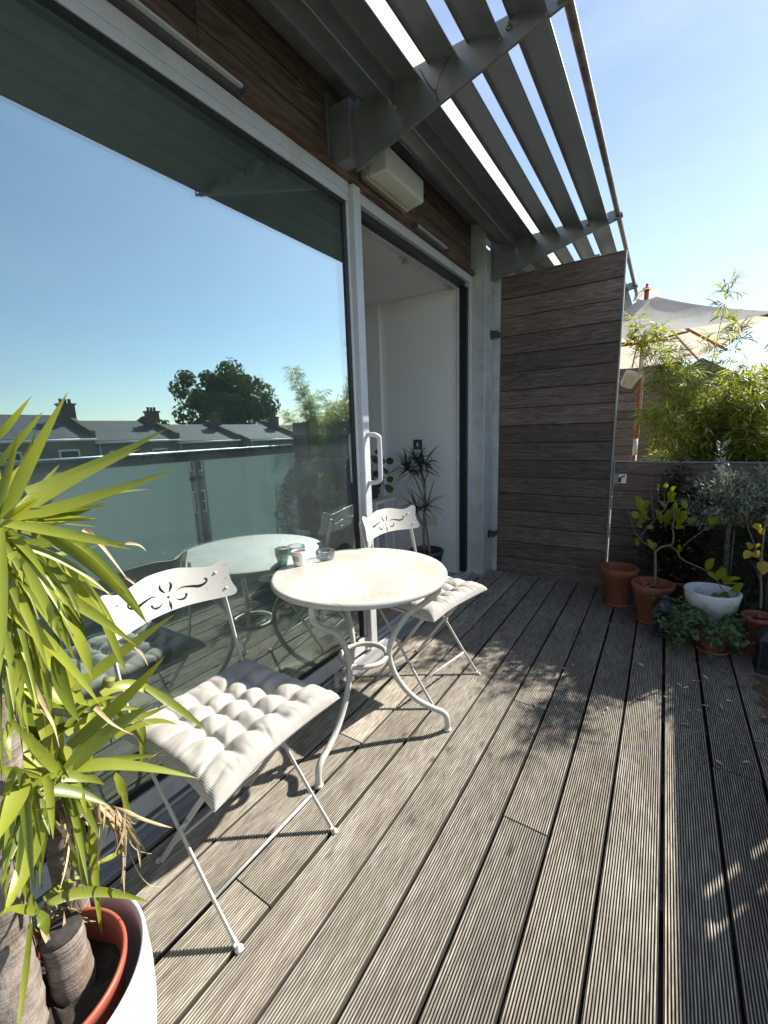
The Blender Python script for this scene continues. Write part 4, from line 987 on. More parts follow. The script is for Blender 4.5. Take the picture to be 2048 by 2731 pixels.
# the sides turned away from the camera
heads = [(PR(*R7(-60, 900), .92), 46, .42), (PR(*R7(-40, 1250), .92), 30, .40), (PR(*R8(290, 330), .96), 20, .28), (PR(*R7(520, 2020), 1.02), 10, .26)]
for hc, cnt, L in heads:
    k = 0
    while k < cnt:
        d = rdir(-.5, .9)
        if d @ np.array((.75, -.35, .1)) > .05 or d[1] > .35 or d[0] > .1: continue
        k += 1
        pts = arc(hc + d * .02, d, L * RNG.uniform(.75, 1.2), RNG.uniform(.2, 1.0), 9)
        leaves.strip(pts, [RNG.uniform(.026, .036) * q for q in prof_w(9, 'sword')], np.array((0, 0, 1.0)) + RNG.normal(0, .25, 3), .16, RNG.uniform(.2, .9), twist=RNG.uniform(-.4, .4))
# drooping blades all round the heads, hiding the canes
def fill(cu, cv, conv, r, cnt, umin, umax, vmin, vmax, wpx, seed):
    g = np.random.default_rng(seed)
    for k in range(cnt):
        tu, tv = g.uniform(umin, umax), g.uniform(vmin, vmax); bu, bv = cu + g.normal(0, 25), cv + g.normal(0, 35)
        mu, mv = bu + (tu - bu) * g.uniform(.45, .62), bv + (tv - bv) * g.uniform(.28, .44)
        Y((bu, bv), (mu, mv), (tu, tv), wpx * g.uniform(.6, 1.1), r + g.uniform(-.04, .05), r + g.uniform(-.10, .08), float(np.clip(g.normal(.5, .25), 0, 1)), conv=conv)
fill(-30, 1050, R7, .79, 40, -120, 330, 1350, 2150, 62, 3)
fill(-40, 900, R7, .82, 18, 60, 520, 1150, 1750, 60, 4)
fill(-60, 900, R7, .87, 12, -60, 330, 300, 800, 56, 5)
fill(290, 320, R8, .87, 26, -40, 520, 480, 900, 50, 6)
fill(300, 330, R8, .93, 10, 150, 640, 60, 420, 50, 7)
fill(-30, 1350, R7, .78, 22, -150, 260, 1750, 2450, 60, 9)
fill(120, 330, R8, .82, 14, -60, 260, 500, 1000, 62, 10)
fill(600, 1950, R7, 1.0, 8, 300, 900, 1900, 2350, 50, 8)
fill(60, 1000, R7, .84, 22, 120, 760, 950, 1750, 58, 14)
fill(20, 880, R7, .88, 10, 100, 700, 560, 900, 56, 15)
leaves.build('leaves', L_YUC, yc)
# dead skirts: dry leaf shreds hanging below the lower head, brown leaf tips
dm = MB()
for (u, v) in ((300, 460), (330, 470), (360, 480), (280, 470), (500, 440), (520, 450), (545, 470), (480, 440), (470, 430), (560, 470), (250, 480), (230, 960), (160, 1000), (380, 980), (350, 960), (200, 980), (600, 500), (620, 520)):
    for q in range(4):
        p = PR(*R8(u + RNG.normal(0, 22), v + RNG.normal(0, 15)), RNG.uniform(.86, .97))
        dd = np.array((RNG.normal(0, .35), RNG.normal(0, .35), -1.0)); pts = arc(p, dd, RNG.uniform(.04, .15), RNG.uniform(-.4, .6), 7, RNG.normal(0, .8))
        dm.strip(pts, [RNG.uniform(.003, .011) * w for w in prof_w(7, 'lance')], rdir(), .3, RNG.uniform(0, 1), twist=RNG.uniform(-2, 2))
for path, w in (([(560, 470), (610, 490), (625, 560), (640, 640), (680, 680), (745, 695)], 7), ([(620, 640), (650, 720), (690, 800), (740, 850), (792, 857)], 5), ([(540, 20), (590, 70), (650, 110)], 9), ([(640, 0), (700, 40), (760, 60)], 5),
                ([(680, 280), (760, 210), (830, 170), (885, 130)], 6), ([(190, 1240), (215, 1330), (240, 1380), (280, 1420)], 9), ([(235, 955), (270, 1000), (300, 990)], 10), ([(170, 1100), (185, 1200), (180, 1300)], 7), ([(330, 960), (380, 1000), (430, 1010)], 7)):
    pts = catmull([PR(*R8(*q), .92) for q in path], 4); dm.strip(pts, [w * .5425 / FPX * .8 * q for q in [max(.35, x) for x in prof_w(len(pts), 'lance')]], rdir(), .2, .8, twist=2)
for a in [((740, 990), (820, 1005), (862, 1040), 20), ((560, 1960), (660, 2060), (785, 2125), 26), ((500, 905), (600, 1010), (760, 1220), 34), ((740, 1190), (800, 1240), (872, 1308), 14), ((800, 1600), (840, 1650), (872, 1716), 22), ((170, 1800), (260, 1960), (330, 2130), 34), ((250, 1960), (310, 2060), (350, 2200), 24)]:
    A, B, C = (PR(*R7(*q), .78) for q in a[:3]); pts = catmull([A, B, C], 4)
    dm.strip(pts, [a[3] * .452 / FPX * .8 * q for q in np.linspace(1, .1, len(pts))], CAM - B + RNG.normal(0, .1, 3), .25, RNG.uniform(.5, 1), twist=1)
dm.build('dry_leaves', DEADM, yc)

# ------------------------------------------------------------------ pots along the low fence
def pot(name, label, x, y, rt, rb, hgt, mat, rim=.03, saucer=None, soil=True, loc_z=0.0, n=40, litter=True, group=None, rimw=.008, tilt=None):
    t = thing(name, (x, y, loc_z), label, 'plant pot', group)
    z0 = loc_z + (0.012 if saucer else 0.0); H_ = hgt
    rr = rb + (rt - rb) * (1 - rim / H_)
    mb = MB()
    mb.lathe([(0, 0), (rb - .004, 0), (rb, .004), (rr, H_ - rim), (rr + rimw, H_ - rim + .003), (rt + rimw, H_ - .005), (rt + rimw - .003, H_), (rt - .004, H_), (rt - .008, H_ - .006), (rr - .012, H_ - rim - .02), (rb - .012, .02), (0, .018)], (x, y, z0), n)
    mb.build('body', mat, t)
    if saucer:
        mb = MB(); mb.lathe([(0, .003), (saucer - .008, .003), (saucer - .004, .004), (saucer, .022), (saucer - .003, .024), (saucer - .008, .012), (0, .0115)], (x, y, loc_z), n); mb.build('saucer', mat, t)
    if soil:
        rs = rr - .010; zs_ = z0 + H_ - rim - .008
        mb = MB(); P = []
        for i in range(9):
            r = rs * i / 8; P.append([(x + r * math.cos(2 * math.pi * k / 24), y + r * math.sin(2 * math.pi * k / 24), zs_ + .006 * math.sin(40 * r + k) * math.sin(2 * math.pi * k / 24 * 3 + 1)) for k in range(25)])
        mb.grid(P); so_ = mb.build('soil', SOIL, t)
        if litter:
            mb = MB()
            for q in range(26):
                r = rs * math.sqrt(RNG.random()) * .92; a = RNG.uniform(0, 6.28)
                leaf(mb, (x + r * math.cos(a), y + r * math.sin(a), zs_ + .010), (RNG.normal(), RNG.normal(), RNG.normal(0, .12)), RNG.uniform(.02, .05), RNG.uniform(.005, .013), 'lance', 4, 0, hint=(0, 0, 1))
            mb.build('leaf_litter', DEADM, so_)
    return t
def branch(mb, pts, r0, r1, n=8):
    c = catmull(pts, 4); mb.tube(c, list(np.linspace(r0, r1, len(c))), n, tone=RNG.random())
    return c
def S5(u, v, y): return on_y(1500 + u * .3303, 1180 + v * .3303, y)

pot('terracotta_pot', 'terracotta pot holding only dry leaves, standing against the tall gate', -0.207, 3.40, .117, .078, .272, TERRA, .055, .092)
pot('terracotta_pot', 'terracotta pot on a saucer holding the small lemon tree', 0.003, 3.20, .118, .078, .252, TERRA, .052, .092)
# lemon tree
lt_ = thing('lemon_tree', (0.01, 3.20, .23), 'small lemon tree with bright green leaves in the terracotta pot', 'pot plant')
mb = MB(); yT = 3.20
branch(mb, [S5(745, 1180, yT), S5(750, 1030, yT), S5(748, 880, yT)], .0095, .008)
branch(mb, [S5(748, 885, yT), S5(790, 850, yT), S5(850, 832, yT), S5(890, 825, yT)], .008, .006)
br = []
br.append(branch(mb, [S5(890, 825, yT), S5(897, 740, yT - .02), S5(885, 690, yT - .03), S5(905, 600, yT - .02), S5(880, 520, yT)], .006, .003))
br.append(branch(mb, [S5(750, 875, yT), S5(690, 830, yT + .03), S5(630, 780, yT + .05), S5(570, 690, yT + .06), S5(530, 540, yT + .07), S5(510, 485, yT + .07), S5(445, 440, yT + .08)], .005, .002))
br.append(branch(mb, [S5(630, 780, yT + .05), S5(660, 720, yT + .03), S5(740, 630, yT), S5(830, 530, yT - .02), S5(850, 470, yT - .02), S5(880, 400, yT - .02)], .0045, .002))
br.append(branch(mb, [S5(735, 620, yT), S5(725, 500, yT + .01), S5(708, 380, yT + .02)], .003, .0015))
br.append(branch(mb, [S5(830, 530, yT), S5(780, 470, yT), S5(772, 380, yT + .02)], .003, .0015)); br.append(branch(mb, [S5(830, 530, yT), S5(822, 430, yT), S5(835, 350, yT - .02)], .003, .0015))
br.append(branch(mb, [S5(870, 840, yT), S5(925, 880, yT - .04), S5(960, 940, yT - .06), S5(1060, 990, yT - .08), S5(1150, 1030, yT - .1), S5(1210, 1090, yT - .11)], .005, .003))
br.append(branch(mb, [S5(970, 840, yT), S5(1040, 780, yT - .02), S5(1110, 730, yT - .03), S5(1190, 660, yT - .04)], .004, .002))
br.append(branch(mb, [S5(1190, 1040, yT - .1), S5(1240, 1110, yT - .11), S5(1260, 1130, yT - .11), S5(1290, 1190, yT - .12), S5(1340, 1215, yT - .13)], .0035, .002))
br.append(branch(mb, [S5(1090, 600, yT + .02), S5(1020, 560, yT + .03), S5(980, 500, yT + .04)], .003, .0015))
mb.build('trunk', BARKG, lt_)
mb = MB()
def LL(base, tip, w, tone, y0=yT, y1=None, kind='oval'):
    A = S5(*base, y0); B = S5(*tip, y1 if y1 is not None else y0 - RNG.uniform(-.02, .05))
    wm = w * .3303 / FPX * depth_of(A) * .92
    pts = [A + (B - A) * t + np.array((0, 0, .10 * np.linalg.norm(B - A) * math.sin(math.pi * t))) for t in np.linspace(0, 1, 7)]
    mb.strip(pts, [wm * q for q in prof_w(7, kind)], (CAM - A) / np.linalg.norm(CAM - A) + np.array((0, 0, .4)) + RNG.normal(0, .3, 3), .18, tone)
for b, t, w, tn in [((640, 560), (585, 430), 70, .5), ((630, 570), (705, 470), 75, .55), ((610, 615), (557, 560), 60, .6), ((640, 660), (625, 580), 70, .4), ((650, 600), (690, 560), 60, .8), ((640, 620), (720, 630), 38, .9), ((600, 660), (640, 690), 40, .6), ((680, 690), (740, 690), 42, .5),
                    ((800, 660), (745, 540), 75, .6), ((830, 640), (890, 535), 85, .35), ((835, 660), (900, 590), 85, .3), ((905, 600), (940, 530), 80, .35), ((910, 620), (1040, 570), 66, .75), ((915, 640), (1010, 600), 80, .85), ((920, 655), (985, 640), 70, 1.), ((1005, 640), (1085, 628), 46, .5), ((905, 560), (915, 480), 34, .6), ((830, 690), (820, 640), 36, .5),
                    ((885, 700), (865, 655), 50, .5), ((900, 690), (985, 690), 44, .6), ((945, 650), (935, 600), 60, .9), ((870, 460), (850, 395), 40, .7), ((865, 470), (920, 405), 60, .75), ((870, 400), (925, 362), 46, .7), ((772, 390), (778, 330), 28, .6), ((832, 370), (832, 315), 36, .7), ((840, 480), (920, 480), 30, .8), ((830, 530), (790, 475), 36, .8),
                    ((715, 845), (680, 780), 46, .6), ((720, 850), (765, 820), 56, .7), ((610, 840), (590, 770), 30, .4), ((1000, 540), (965, 465), 44, .35), ((945, 890), (935, 825), 34, .95), ((960, 885), (975, 850), 40, .9), ((1195, 660), (1250, 615), 60, .8), ((1195, 650), (1190, 600), 40, 1.), ((1210, 660), (1275, 645), 40, .5)]: LL(b, t, w, tn)
yT2 = yT - .12
for b, t, w, tn in [((1165, 1030), (1230, 940), 70, .7), ((1170, 1045), (1240, 1105), 46, .6), ((1250, 1115), (1285, 1000), 90, .75), ((1290, 1120), (1345, 1090), 80, .7), ((1300, 1130), (1440, 1100), 46, .8), ((1290, 1145), (1410, 1140), 26, .6), ((1375, 1215), (1465, 1140), 60, .85), ((1345, 1215), (1390, 1190), 36, .7), ((1265, 1230), (1345, 1255), 70, .2)]: LL(b, t, w, tn, yT2, yT2 - .03)
mb.build('leaves', L_LEM, lt_)

pot('brown_pot', 'dark red-brown pot behind the lemon tree, holding the dark glossy shrub', 0.155, 3.52, .135, .10, .225, TERRAD, .03, None)
sh = thing('dark_shrub', (0.13, 3.52, .20), 'dark glossy-leaved shrub behind the lemon tree', 'pot plant')
mb = MB(); ml = MB()
for k in range(56):
    a = RNG.uniform(0, 6.28); top = RNG.uniform(.45, .98); rr = RNG.uniform(.04, .24) * (1.15 - abs(top - .62))
    c = branch(mb, [(0.15 + .02 * math.cos(a), 3.52 + .02 * math.sin(a), .20), (0.14 + rr * .5 * math.cos(a), 3.52 + .10 * rr * math.sin(a), .2 + (top - .2) * .5), (0.12 + rr * math.cos(a) * 1.0, 3.53 + rr * .7 * math.sin(a), top)], .004, .0015, 6)
    for p in c[2:]:
        for q in range(24):
            pp = p + RNG.normal(0, .036, 3); d = rdir(-.3, .8); leaf(ml, pp, d, RNG.uniform(.028, .045), RNG.uniform(.011, .017), 'oval', 4, .3)
mb.build('stems', BARKG, sh); ml.build('leaves', L_DRK, sh)

# white glazed pot, olive tree standing behind it
pot('white_glazed_pot', 'weathered white glazed pot behind the ivy', 0.302, 3.06, .130, .080, .315, WGLAZE, .10, None, True, rimw=.010, litter=False)
mb = MB()
ts = thing('grass_tuft', (0.235, 3.09, .22), 'thin tuft of dark grass in the white glazed pot', 'plant')
for k in range(22): leaf(mb, (0.235 + RNG.normal(0, .008), 3.10 + RNG.normal(0, .008), .215), (RNG.normal(0, .5), RNG.normal(0, .5), 1), RNG.uniform(.06, .11), .0025, 'lance', 5, .3, .4)
mb.build('blades', L_IVY, ts)
st = thing('bulb_stump', (0.322, 3.06, .22), 'brown woody stump standing in the white glazed pot', 'plant')
mb = MB(); mb.tube(catmull([(0.31, 3.06, .20), (.318, 3.058, .25), (.322, 3.055, .285), (.330, 3.055, .30)], 4), [.018, .021, .023, .024, .025, .025, .024, .022, .02, .018, .014, .010, .006], 14); mb.build('stem', BARKG, st)

ol = thing('olive_tree', (0.40, 3.42, 0.0), 'small olive tree with a round crown of silvery leaves behind the white pot', 'pot plant')
pot('olive_pot', 'dark pot of the olive tree, hidden behind the white glazed pot', 0.405, 3.44, .12, .09, .24, DGREY, .03, None)
mb = MB(); yO = 3.42
tr = branch(mb, [(0.405, yO + .01, .20), S5(1318, 1040, yO), S5(1325, 900, yO), S5(1330, 800, yO), S5(1345, 690, yO), S5(1360, 640, yO)], .015, .013, 10)
base = tr[-1]; mlf = MB()
def crown_tip(u, v, y): return S5(u, v, y)
tips = []
for k in range(84):
    u = RNG.uniform(955, 1760); v = RNG.uniform(215, 640) + max(0, abs(u - 1360) - 220) * .18; tips.append((u, v, yO + RNG.uniform(-.20, .22)))
tips += [(1290, 20, yO), (1300, 160, yO), (1000, 500, yO - .05), (970, 470, yO - .04), (1650, 330, yO - .1)]
for (u, v, y) in tips:
    T = crown_tip(u, v, y); M1 = base + (T - base) * .35 + np.array((0, 0, -.015)) + RNG.normal(0, .012, 3); M2 = base + (T - base) * .7 + RNG.normal(0, .015, 3)
    c = branch(mb, [base + RNG.normal(0, .006, 3), M1, M2, T], .0032, .0012, 5)
    for i, p in enumerate(c[5:]):
        for q in range(11):
            d = (c[min(i + 6, len(c) - 1)] - c[i + 4]); d = d / (np.linalg.norm(d) + 1e-9) * .9 + rdir() * .9
            leaf(mlf, p + RNG.normal(0, .012, 3), d, RNG.uniform(.028, .050), RNG.uniform(.006, .0105), 'lance', 4, .2)
mb.build('trunk', BARKG, ol); mlf.build('crown', L_OLI, ol)
cs = thing('plant_cane', (0.43, 3.41, 0), 'green support cane tied to the olive trunk', 'cane')
mb = MB(); mb.tube([(0.418, 3.40, .20), S5(1395, 640, 3.40)], .0045, 8); mb.build('rod', m_plain('green_cane_coating', (.10, .16, .13), .5, .1), cs)

# conifer in the corner
cf = thing('dark_conifer', (0.62, 3.48, 0.0), 'dark green conifer bush in the corner behind the olive tree', 'shrub')
mb = MB(); mb.tube([(0.62, 3.48, 0), (.62, 3.48, .8)], [.014, .006], 8); mb.build('trunk', BARKG, cf)
mb = MB()
for k in range(5200):
    z = RNG.uniform(.05, .92); rr = (.27 * math.sin(math.pi * (z * .72 + .22))) * math.sqrt(RNG.uniform(.15, 1)); a = RNG.uniform(0, 6.28)
    d = np.array((math.cos(a), math.sin(a), RNG.uniform(-.2, .8))); leaf(mb, (.62 + rr * math.cos(a), 3.48 + rr * math.sin(a), z), d, RNG.uniform(.03, .055), .008, 'lance', 4, .3)
mb.build('foliage', L_CON, cf)
pot('dark_planter', 'dark planter of the conifer in the corner', 0.62, 3.48, .12, .10, .10, DGREY, .03, None, False)

# ivy in a terracotta pot
pot('terracotta_pot', 'small terracotta pot on a saucer, overgrown with ivy', 0.318, 2.915, .076, .058, .135, TERRA, .03, .082, litter=False)
iv = thing('ivy', (0.318, 2.915, .11), 'bushy green ivy spilling out of the small terracotta pot', 'pot plant')
mb = MB(); ml = MB()
def ivy_leaf(mb, p, nrm, sz, tone):
    nrm = nrm / np.linalg.norm(nrm); u = np.cross(nrm, rdir()); u /= np.linalg.norm(u); w = np.cross(nrm, u)
    out5 = [(0, -.25), (.30, -.42), (.34, -.12), (.62, .06), (.30, .22), (.10, .30), (0, .72), (-.10, .30), (-.30, .22), (-.62, .06), (-.34, -.12), (-.30, -.42)]
    V = [p] + [p + sz * (u * a + w * b) - nrm * sz * .25 * (a * a + b * b) for a, b in out5]; n = len(out5)
    mb._add(V, [(0, 1 + i, 1 + (i + 1) % n) for i in range(n)], tone, True)
for k in range(46):
    a = RNG.uniform(0, 6.28) if k > 22 else RNG.uniform(2.4, 4.2)
    L = RNG.uniform(.10, .24) if k > 22 else RNG.uniform(.18, .34); d = np.array((math.cos(a), math.sin(a) * .8, RNG.uniform(.5, 1.6)))
    pts = arc((0.318 + .03 * math.cos(a), 2.915 + .03 * math.sin(a), .14), d, L, RNG.uniform(1.6, 3.6), 8)
    pts = [np.array((q[0], q[1], max(q[2], .02))) for q in pts]; c = pts
    mb.tube(pts, .0014, 5)
    for i, p in enumerate(c[1:]):
        for q in range(4):
            pp = p + RNG.normal(0, .018, 3); pp[2] = max(pp[2], .012)
            if math.hypot(pp[0] - .318, pp[1] - 2.87) < .07 and pp[2] < .10: continue
            n_ = np.array((RNG.normal(0, .5) + .1, RNG.normal(0, .4) - .45, 1.0)); ivy_leaf(ml, pp, n_, RNG.uniform(.017, .034), RNG.uniform(.1, 1))
mb.build('stems', BARKG, iv); ml.build('leaves', L_IVY, iv)

# yellowing citrus on the right
pot('clay_pot', 'clay pot of the thin yellowing citrus stem', 0.525, 2.99, .085, .065, .225, TERRAD, .03, None)
ct = thing('citrus_plant', (0.515, 2.99, .2), 'thin citrus stems with a few yellowing leaves beside the olive tree', 'pot plant')
mb = MB(); yC = 2.99
branch(mb, [S5(1600, 1340, yC), S5(1605, 1200, yC), S5(1600, 1050, yC), S5(1610, 900, yC), S5(1630, 700, yC), S5(1655, 600, yC)], .006, .004)
branch(mb, [S5(1595, 1120, yC), S5(1570, 1040, yC), S5(1555, 1000, yC)], .002, .001); branch(mb, [S5(1580, 920, yC), S5(1540, 800, yC), S5(1500, 690, yC), S5(1485, 570, yC)], .003, .0015)
branch(mb, [S5(1605, 1000, yC), S5(1590, 930, yC), S5(1580, 880, yC)], .003, .002)
mb.build('stems', BARKG, ct)
mb = MB()
for b, t, w, tn in [((1600, 690), (1530, 680), 60, .7), ((1600, 690), (1615, 750), 50, .1), ((1525, 880), (1470, 940), 70, .8), ((1530, 890), (1585, 930), 80, .3), ((1610, 955), (1620, 1070), 90, .45), ((1530, 860), (1475, 815), 50, .15), ((1550, 850), (1610, 830), 40, .2)]: LL(b, t, w, tn, yC, yC - .02)
mb.build('leaves', L_YEL, ct)

# lanterns
def lantern(label, x, y, s, hgt):
    t = thing('lantern', (x, y, 0), label, 'lantern', 'dark lanterns among the pots')
    mb = MB(); mb.box((x - s, y - s, .0), (x + s, y + s, .022)); mb.build('base', NAVY, t, bevel=.003)
    mb = MB()
    for sx in (-1, 1):
        for sy in (-1, 1): mb.box((x + sx * (s - .008) - .005, y + sy * (s - .008) - .005, .0225), (x + sx * (s - .008) + .005, y + sy * (s - .008) + .005, hgt * .60))
    build_each(mb, 'frame_post', NAVY, t)
    mb = MB()
    for sx in (-1, 1): mb.box((x + sx * (s - .008) - .001, y - s + .0135, .0225), (x + sx * (s - .008) + .001, y + s - .0135, hgt * .6)); mb.box((x - s + .0135, y + sx * (s - .008) - .001, .0225), (x + s - .0135, y + sx * (s - .008) + .001, hgt * .6))
    build_each(mb, 'glazing', DARKGL, t)
    mb = MB(); z = hgt * .6
    mb.lathe([(s * 1.5, z + .0005), (s * 1.52, z + .008), (s * .55, z + hgt * .22), (s * .5, z + hgt * .23), (s * .5, z + hgt * .29), (s * .62, z + hgt * .30), (s * .2, z + hgt * .36), (0, z + hgt * .37)], (x, y, 0), 4, tilt=rotm('Z', R(45)))
    r = mb.build('roof', NAVY, t); r.data.polygons.foreach_set('use_smooth', [False] * len(r.data.polygons))
    mb = MB(); n = 16; mb.tube([(x + .020 * math.cos(2 * math.pi * k / n), y, z + hgt * .37 + .017 + .020 * math.sin(2 * math.pi * k / n)) for k in range(n + 1)], .002, 6, cap=False); mb.build('ring', NAVY, t)
lantern('dark blue metal lantern in front of the lemon tree pot', 0.075, 3.015, .056, .27)
lantern('dark metal lantern in front of the citrus pot', 0.548, 2.80, .062, .29)

# ------------------------------------------------------------------ litter on the deck, dry mat at the right edge
mb = MB()
for k in range(170):
    x, y = RNG.uniform(-.6, .75), RNG.uniform(1.9, 3.5)
    if k > 110: x, y = RNG.uniform(.15, .75), RNG.uniform(2.0, 2.9)
    a = RNG.uniform(0, 6.28); L = RNG.uniform(.012, .045)
    leaf(mb, (x, y, .004), (math.cos(a), math.sin(a), RNG.uniform(0, .25)), L, L * RNG.uniform(.12, .35), 'lance', 5, RNG.uniform(0, .6), hint=(RNG.normal(0, .4), RNG.normal(0, .4), 1))
o = mb.build('leaf_litter', m_plain('bleached_dry_leaf', (.44, .40, .31), .8, .2, tone=.6)); tag(o, 'small bleached dry leaves scattered on the deck near the pots', 'leaf litter', kind='stuff')
mb = MB()
for k in range(900):
    x = RNG.uniform(.40, .80); y = RNG.uniform(1.85, 2.75)
    if x < .47 + .10 * math.sin(y * 5) * .5: continue
    a = RNG.uniform(0, 6.28); L = RNG.uniform(.02, .06)
    leaf(mb, (x, y, RNG.uniform(.001, .012)), (math.cos(a), math.sin(a), RNG.uniform(-.05, .2)), L, RNG.uniform(.0015, .004), 'lance', 4, 0, hint=(0, 0, 1))
o = mb.build('dry_straw', m_plain('brown_straw', (.23, .14, .07), .9, .4, 30, tone=.6)); tag(o, 'brown dry straw lying on the deck near the citrus lantern', 'straw', kind='stuff')
mb = MB(); P = []
for i in range(16):
    row = []
    for j in range(22):
        x = .47 + .33 * i / 15; y = 1.9 + .80 * j / 21; e = min(i, 15 - i, j, 21 - j) / 3
        row.append((x + (.03 * math.sin(j * 1.7) if i == 0 else 0), y, .0015 + .012 * min(1, e) * (.6 + .4 * math.sin(i * 2.3) * math.sin(j * 1.9))))
    P.append(row)
mb.grid(P); o = mb.build('soil_spill', m_plain('spilled_dry_compost', (.11, .065, .034), .95, .6, 40, bmp=1.0, bscale=90)); tag(o, 'spilled brown compost on the deck under the straw', 'compost', kind='stuff')
# ------------------------------------------------------------------ inside the room
sw = thing('light_switch', (-1.84, 3.4, 1.176), 'dark grey square light switch on the white wall', 'light switch')
mb = MB(); mb.box((-1.884, 3.391, 1.132), (-1.797, 3.3998, 1.218)); mb.build('plate', DGREY, sw, bevel=.002)
mb = MB(); mb.box((-1.848, 3.386, 1.158), (-1.832, 3.3908, 1.190)); mb.build('rocker', CERAM, sw, bevel=.001)
sk = thing('wall_socket', (-1.704, 3.4, .497), 'cream wall socket low on the white wall behind the houseplant', 'socket')
mb = MB(); mb.box((-1.760, 3.391, .455), (-1.650, 3.3998, .542)); mb.build('plate', CREAM, sk, bevel=.003)
mb = MB(); mb.box((-1.73, 3.3885, .512), (-1.72, 3.3908, .526)); mb.box((-1.69, 3.3885, .512), (-1.68, 3.3908, .526)); build_each(mb, 'switch', CERAM, sk)
for y, lab in ((2.62, 'small metal curtain bracket on the ceiling, the one nearer the lamp box'), (3.30, 'small metal curtain bracket on the ceiling, the one nearer the white wall')):
    b = thing('curtain_bracket', (-1.50, y, 2.40), lab, 'bracket', 'curtain brackets on the ceiling')
    mb = MB(); mb.box((-1.53, y - .012, 2.395), (-1.47, y + .012, 2.4015)); mb.box((-1.505, y - .010, 2.372), (-1.495, y + .010, 2.3948)); mb.build('plate', STEEL, b)
    mb = MB(); mb.box((-1.512, y - .014, 2.358), (-1.466, y + .014, 2.3718)); mb.build('clip', STEEL, b, bevel=.002)
pot('dark_pot', 'dark grey pot of the dracaena just inside the doorway', -1.575, 3.02, .135, .10, .30, DGREY, .035, None, True, .036, litter=False)
dr = thing('dracaena', (-1.57, 3.02, .30), 'spiky dark dracaena houseplant just inside the doorway', 'houseplant')
def D5(u, v, y=3.02): return on_y(960 + u * .1853, 1150 + v * .1853, y)
mb = MB(); ml = MB()
hd = []
for pts, rr in (([D5(930, 1760), D5(915, 1400), D5(925, 1180), D5(935, 900), D5(900, 700), D5(880, 560)], (.012, .009)), ([D5(1000, 1760), D5(965, 1450), D5(930, 1150), D5(960, 1080)], (.012, .009)),
                ([D5(935, 880), D5(940, 690), D5(975, 600), D5(930, 470)], (.008, .006)), ([D5(920, 1000), D5(780, 650), D5(680, 560)], (.007, .005)), ([D5(900, 1350), D5(830, 1200), D5(800, 1100)], (.009, .007))):
    c = branch(mb, pts, rr[0], rr[1]); hd.append(c[-1])
mb.build('trunk', BARK, dr)
for hc in hd + [D5(820, 420)]:
    for k in range(38):
        d = rdir(-.35, .95); pts = arc(hc, d, RNG.uniform(.13, .26), RNG.uniform(.1, 1.3), 7)
        if max(p[1] for p in pts) > 3.355 or max(p[0] for p in pts) > -1.46: continue
        ml.strip(pts, [.011 * w for w in prof_w(7, 'sword')], np.array((0, 0, 1.)) + RNG.normal(0, .3, 3), .2, RNG.random())
ml.build('leaves', L_DRA, dr)
ps = thing('plant_stand', (-2.06, 2.95, .035), 'white plant stand with the round-leaved houseplant on it', 'plant stand')
mb = MB(); mb.box((-2.22, 2.79, .72), (-1.90, 3.11, .745)); mb.build('top', SASH, ps, bevel=.003)
for sx in (-2.20, -1.95):
    for sy in (2.81, 3.06): mb = MB(); mb.box((sx, sy, .035), (sx + .03, sy + .03, .7195)); mb.build('leg', SASH, ps)
pot('dark_pot', 'small dark pot of the round-leaved houseplant on the white stand', -2.06, 2.95, .08, .06, .12, DGREY, .02, None, True, .7455, litter=False)
pl = thing('round_leaved_houseplant', (-2.06, 2.95, .85), 'houseplant with dark round leaves behind the door handle', 'houseplant')
mb = MB(); ml = MB()
for k in range(58):
    a = RNG.uniform(0, 6.28); r = RNG.uniform(.05, .19); z = RNG.uniform(.78, 1.16); e = np.array((-2.06 + r * math.cos(a), 2.95 + r * math.sin(a), z))
    mb.tube(catmull([(-2.06, 2.95, .84), (-2.06 + r * .4 * math.cos(a), 2.95 + r * .4 * math.sin(a), (.86 + z) / 2 + .05), e], 3), .0015, 5)
    nrm = np.array((.6 + RNG.normal(0, .4), -.6 + RNG.normal(0, .4), .4 + RNG.normal(0, .4))); nrm /= np.linalg.norm(nrm); u = np.cross(nrm, (0, 0, 1.)); u /= np.linalg.norm(u); w = np.cross(nrm, u); rr = RNG.uniform(.020, .034)
    V = [e] + [e + rr * (u * math.cos(q * .5236) + w * math.sin(q * .5236)) - nrm * rr * .18 for q in range(12)]; ml._add(V, [(0, 1 + i, 1 + (i + 1) % 12) for i in range(12)], RNG.random(), True)
mb.build('stems', BARKG, pl); ml.build('leaves', L_PIL, pl)
sf = thing('cube_shelf', (-3.1, 3.15, .035), 'white cube shelf unit standing inside, seen dimly through the glass', 'shelf')
mb = MB()
x0, x1, yb, yf = -4.0, -2.36, 3.36, 3.00
for x in np.linspace(x0, x1, 6): mb.box((x - .012, yf, .035), (x + .012, yb, 1.10))
for z in (.035, .405, .765, 1.10):
    for xa, xb in zip(np.linspace(x0, x1, 6)[:-1], np.linspace(x0, x1, 6)[1:]): mb.box((xa + .0125, yf + .001, z), (xb - .0125, yb, z + .022))
mb.box((x0, yb - .004, .05), (x1, yb + .002, 1.1)); mb.build('carcass', SASH, sf)
bx = thing('storage_boxes', (-3.3, 3.15, .06), 'dark storage box in a cube of the white shelf', 'box')
mb = MB(); mb.box((-3.33, 3.02, .06), (-3.05, 3.33, .36)); mb.build('body', DGREY, bx, bevel=.004)
mb = MB(); mb.box((-3.24, 3.012, .22), (-3.14, 3.0195, .26)); mb.build('handle', SASH, bx)

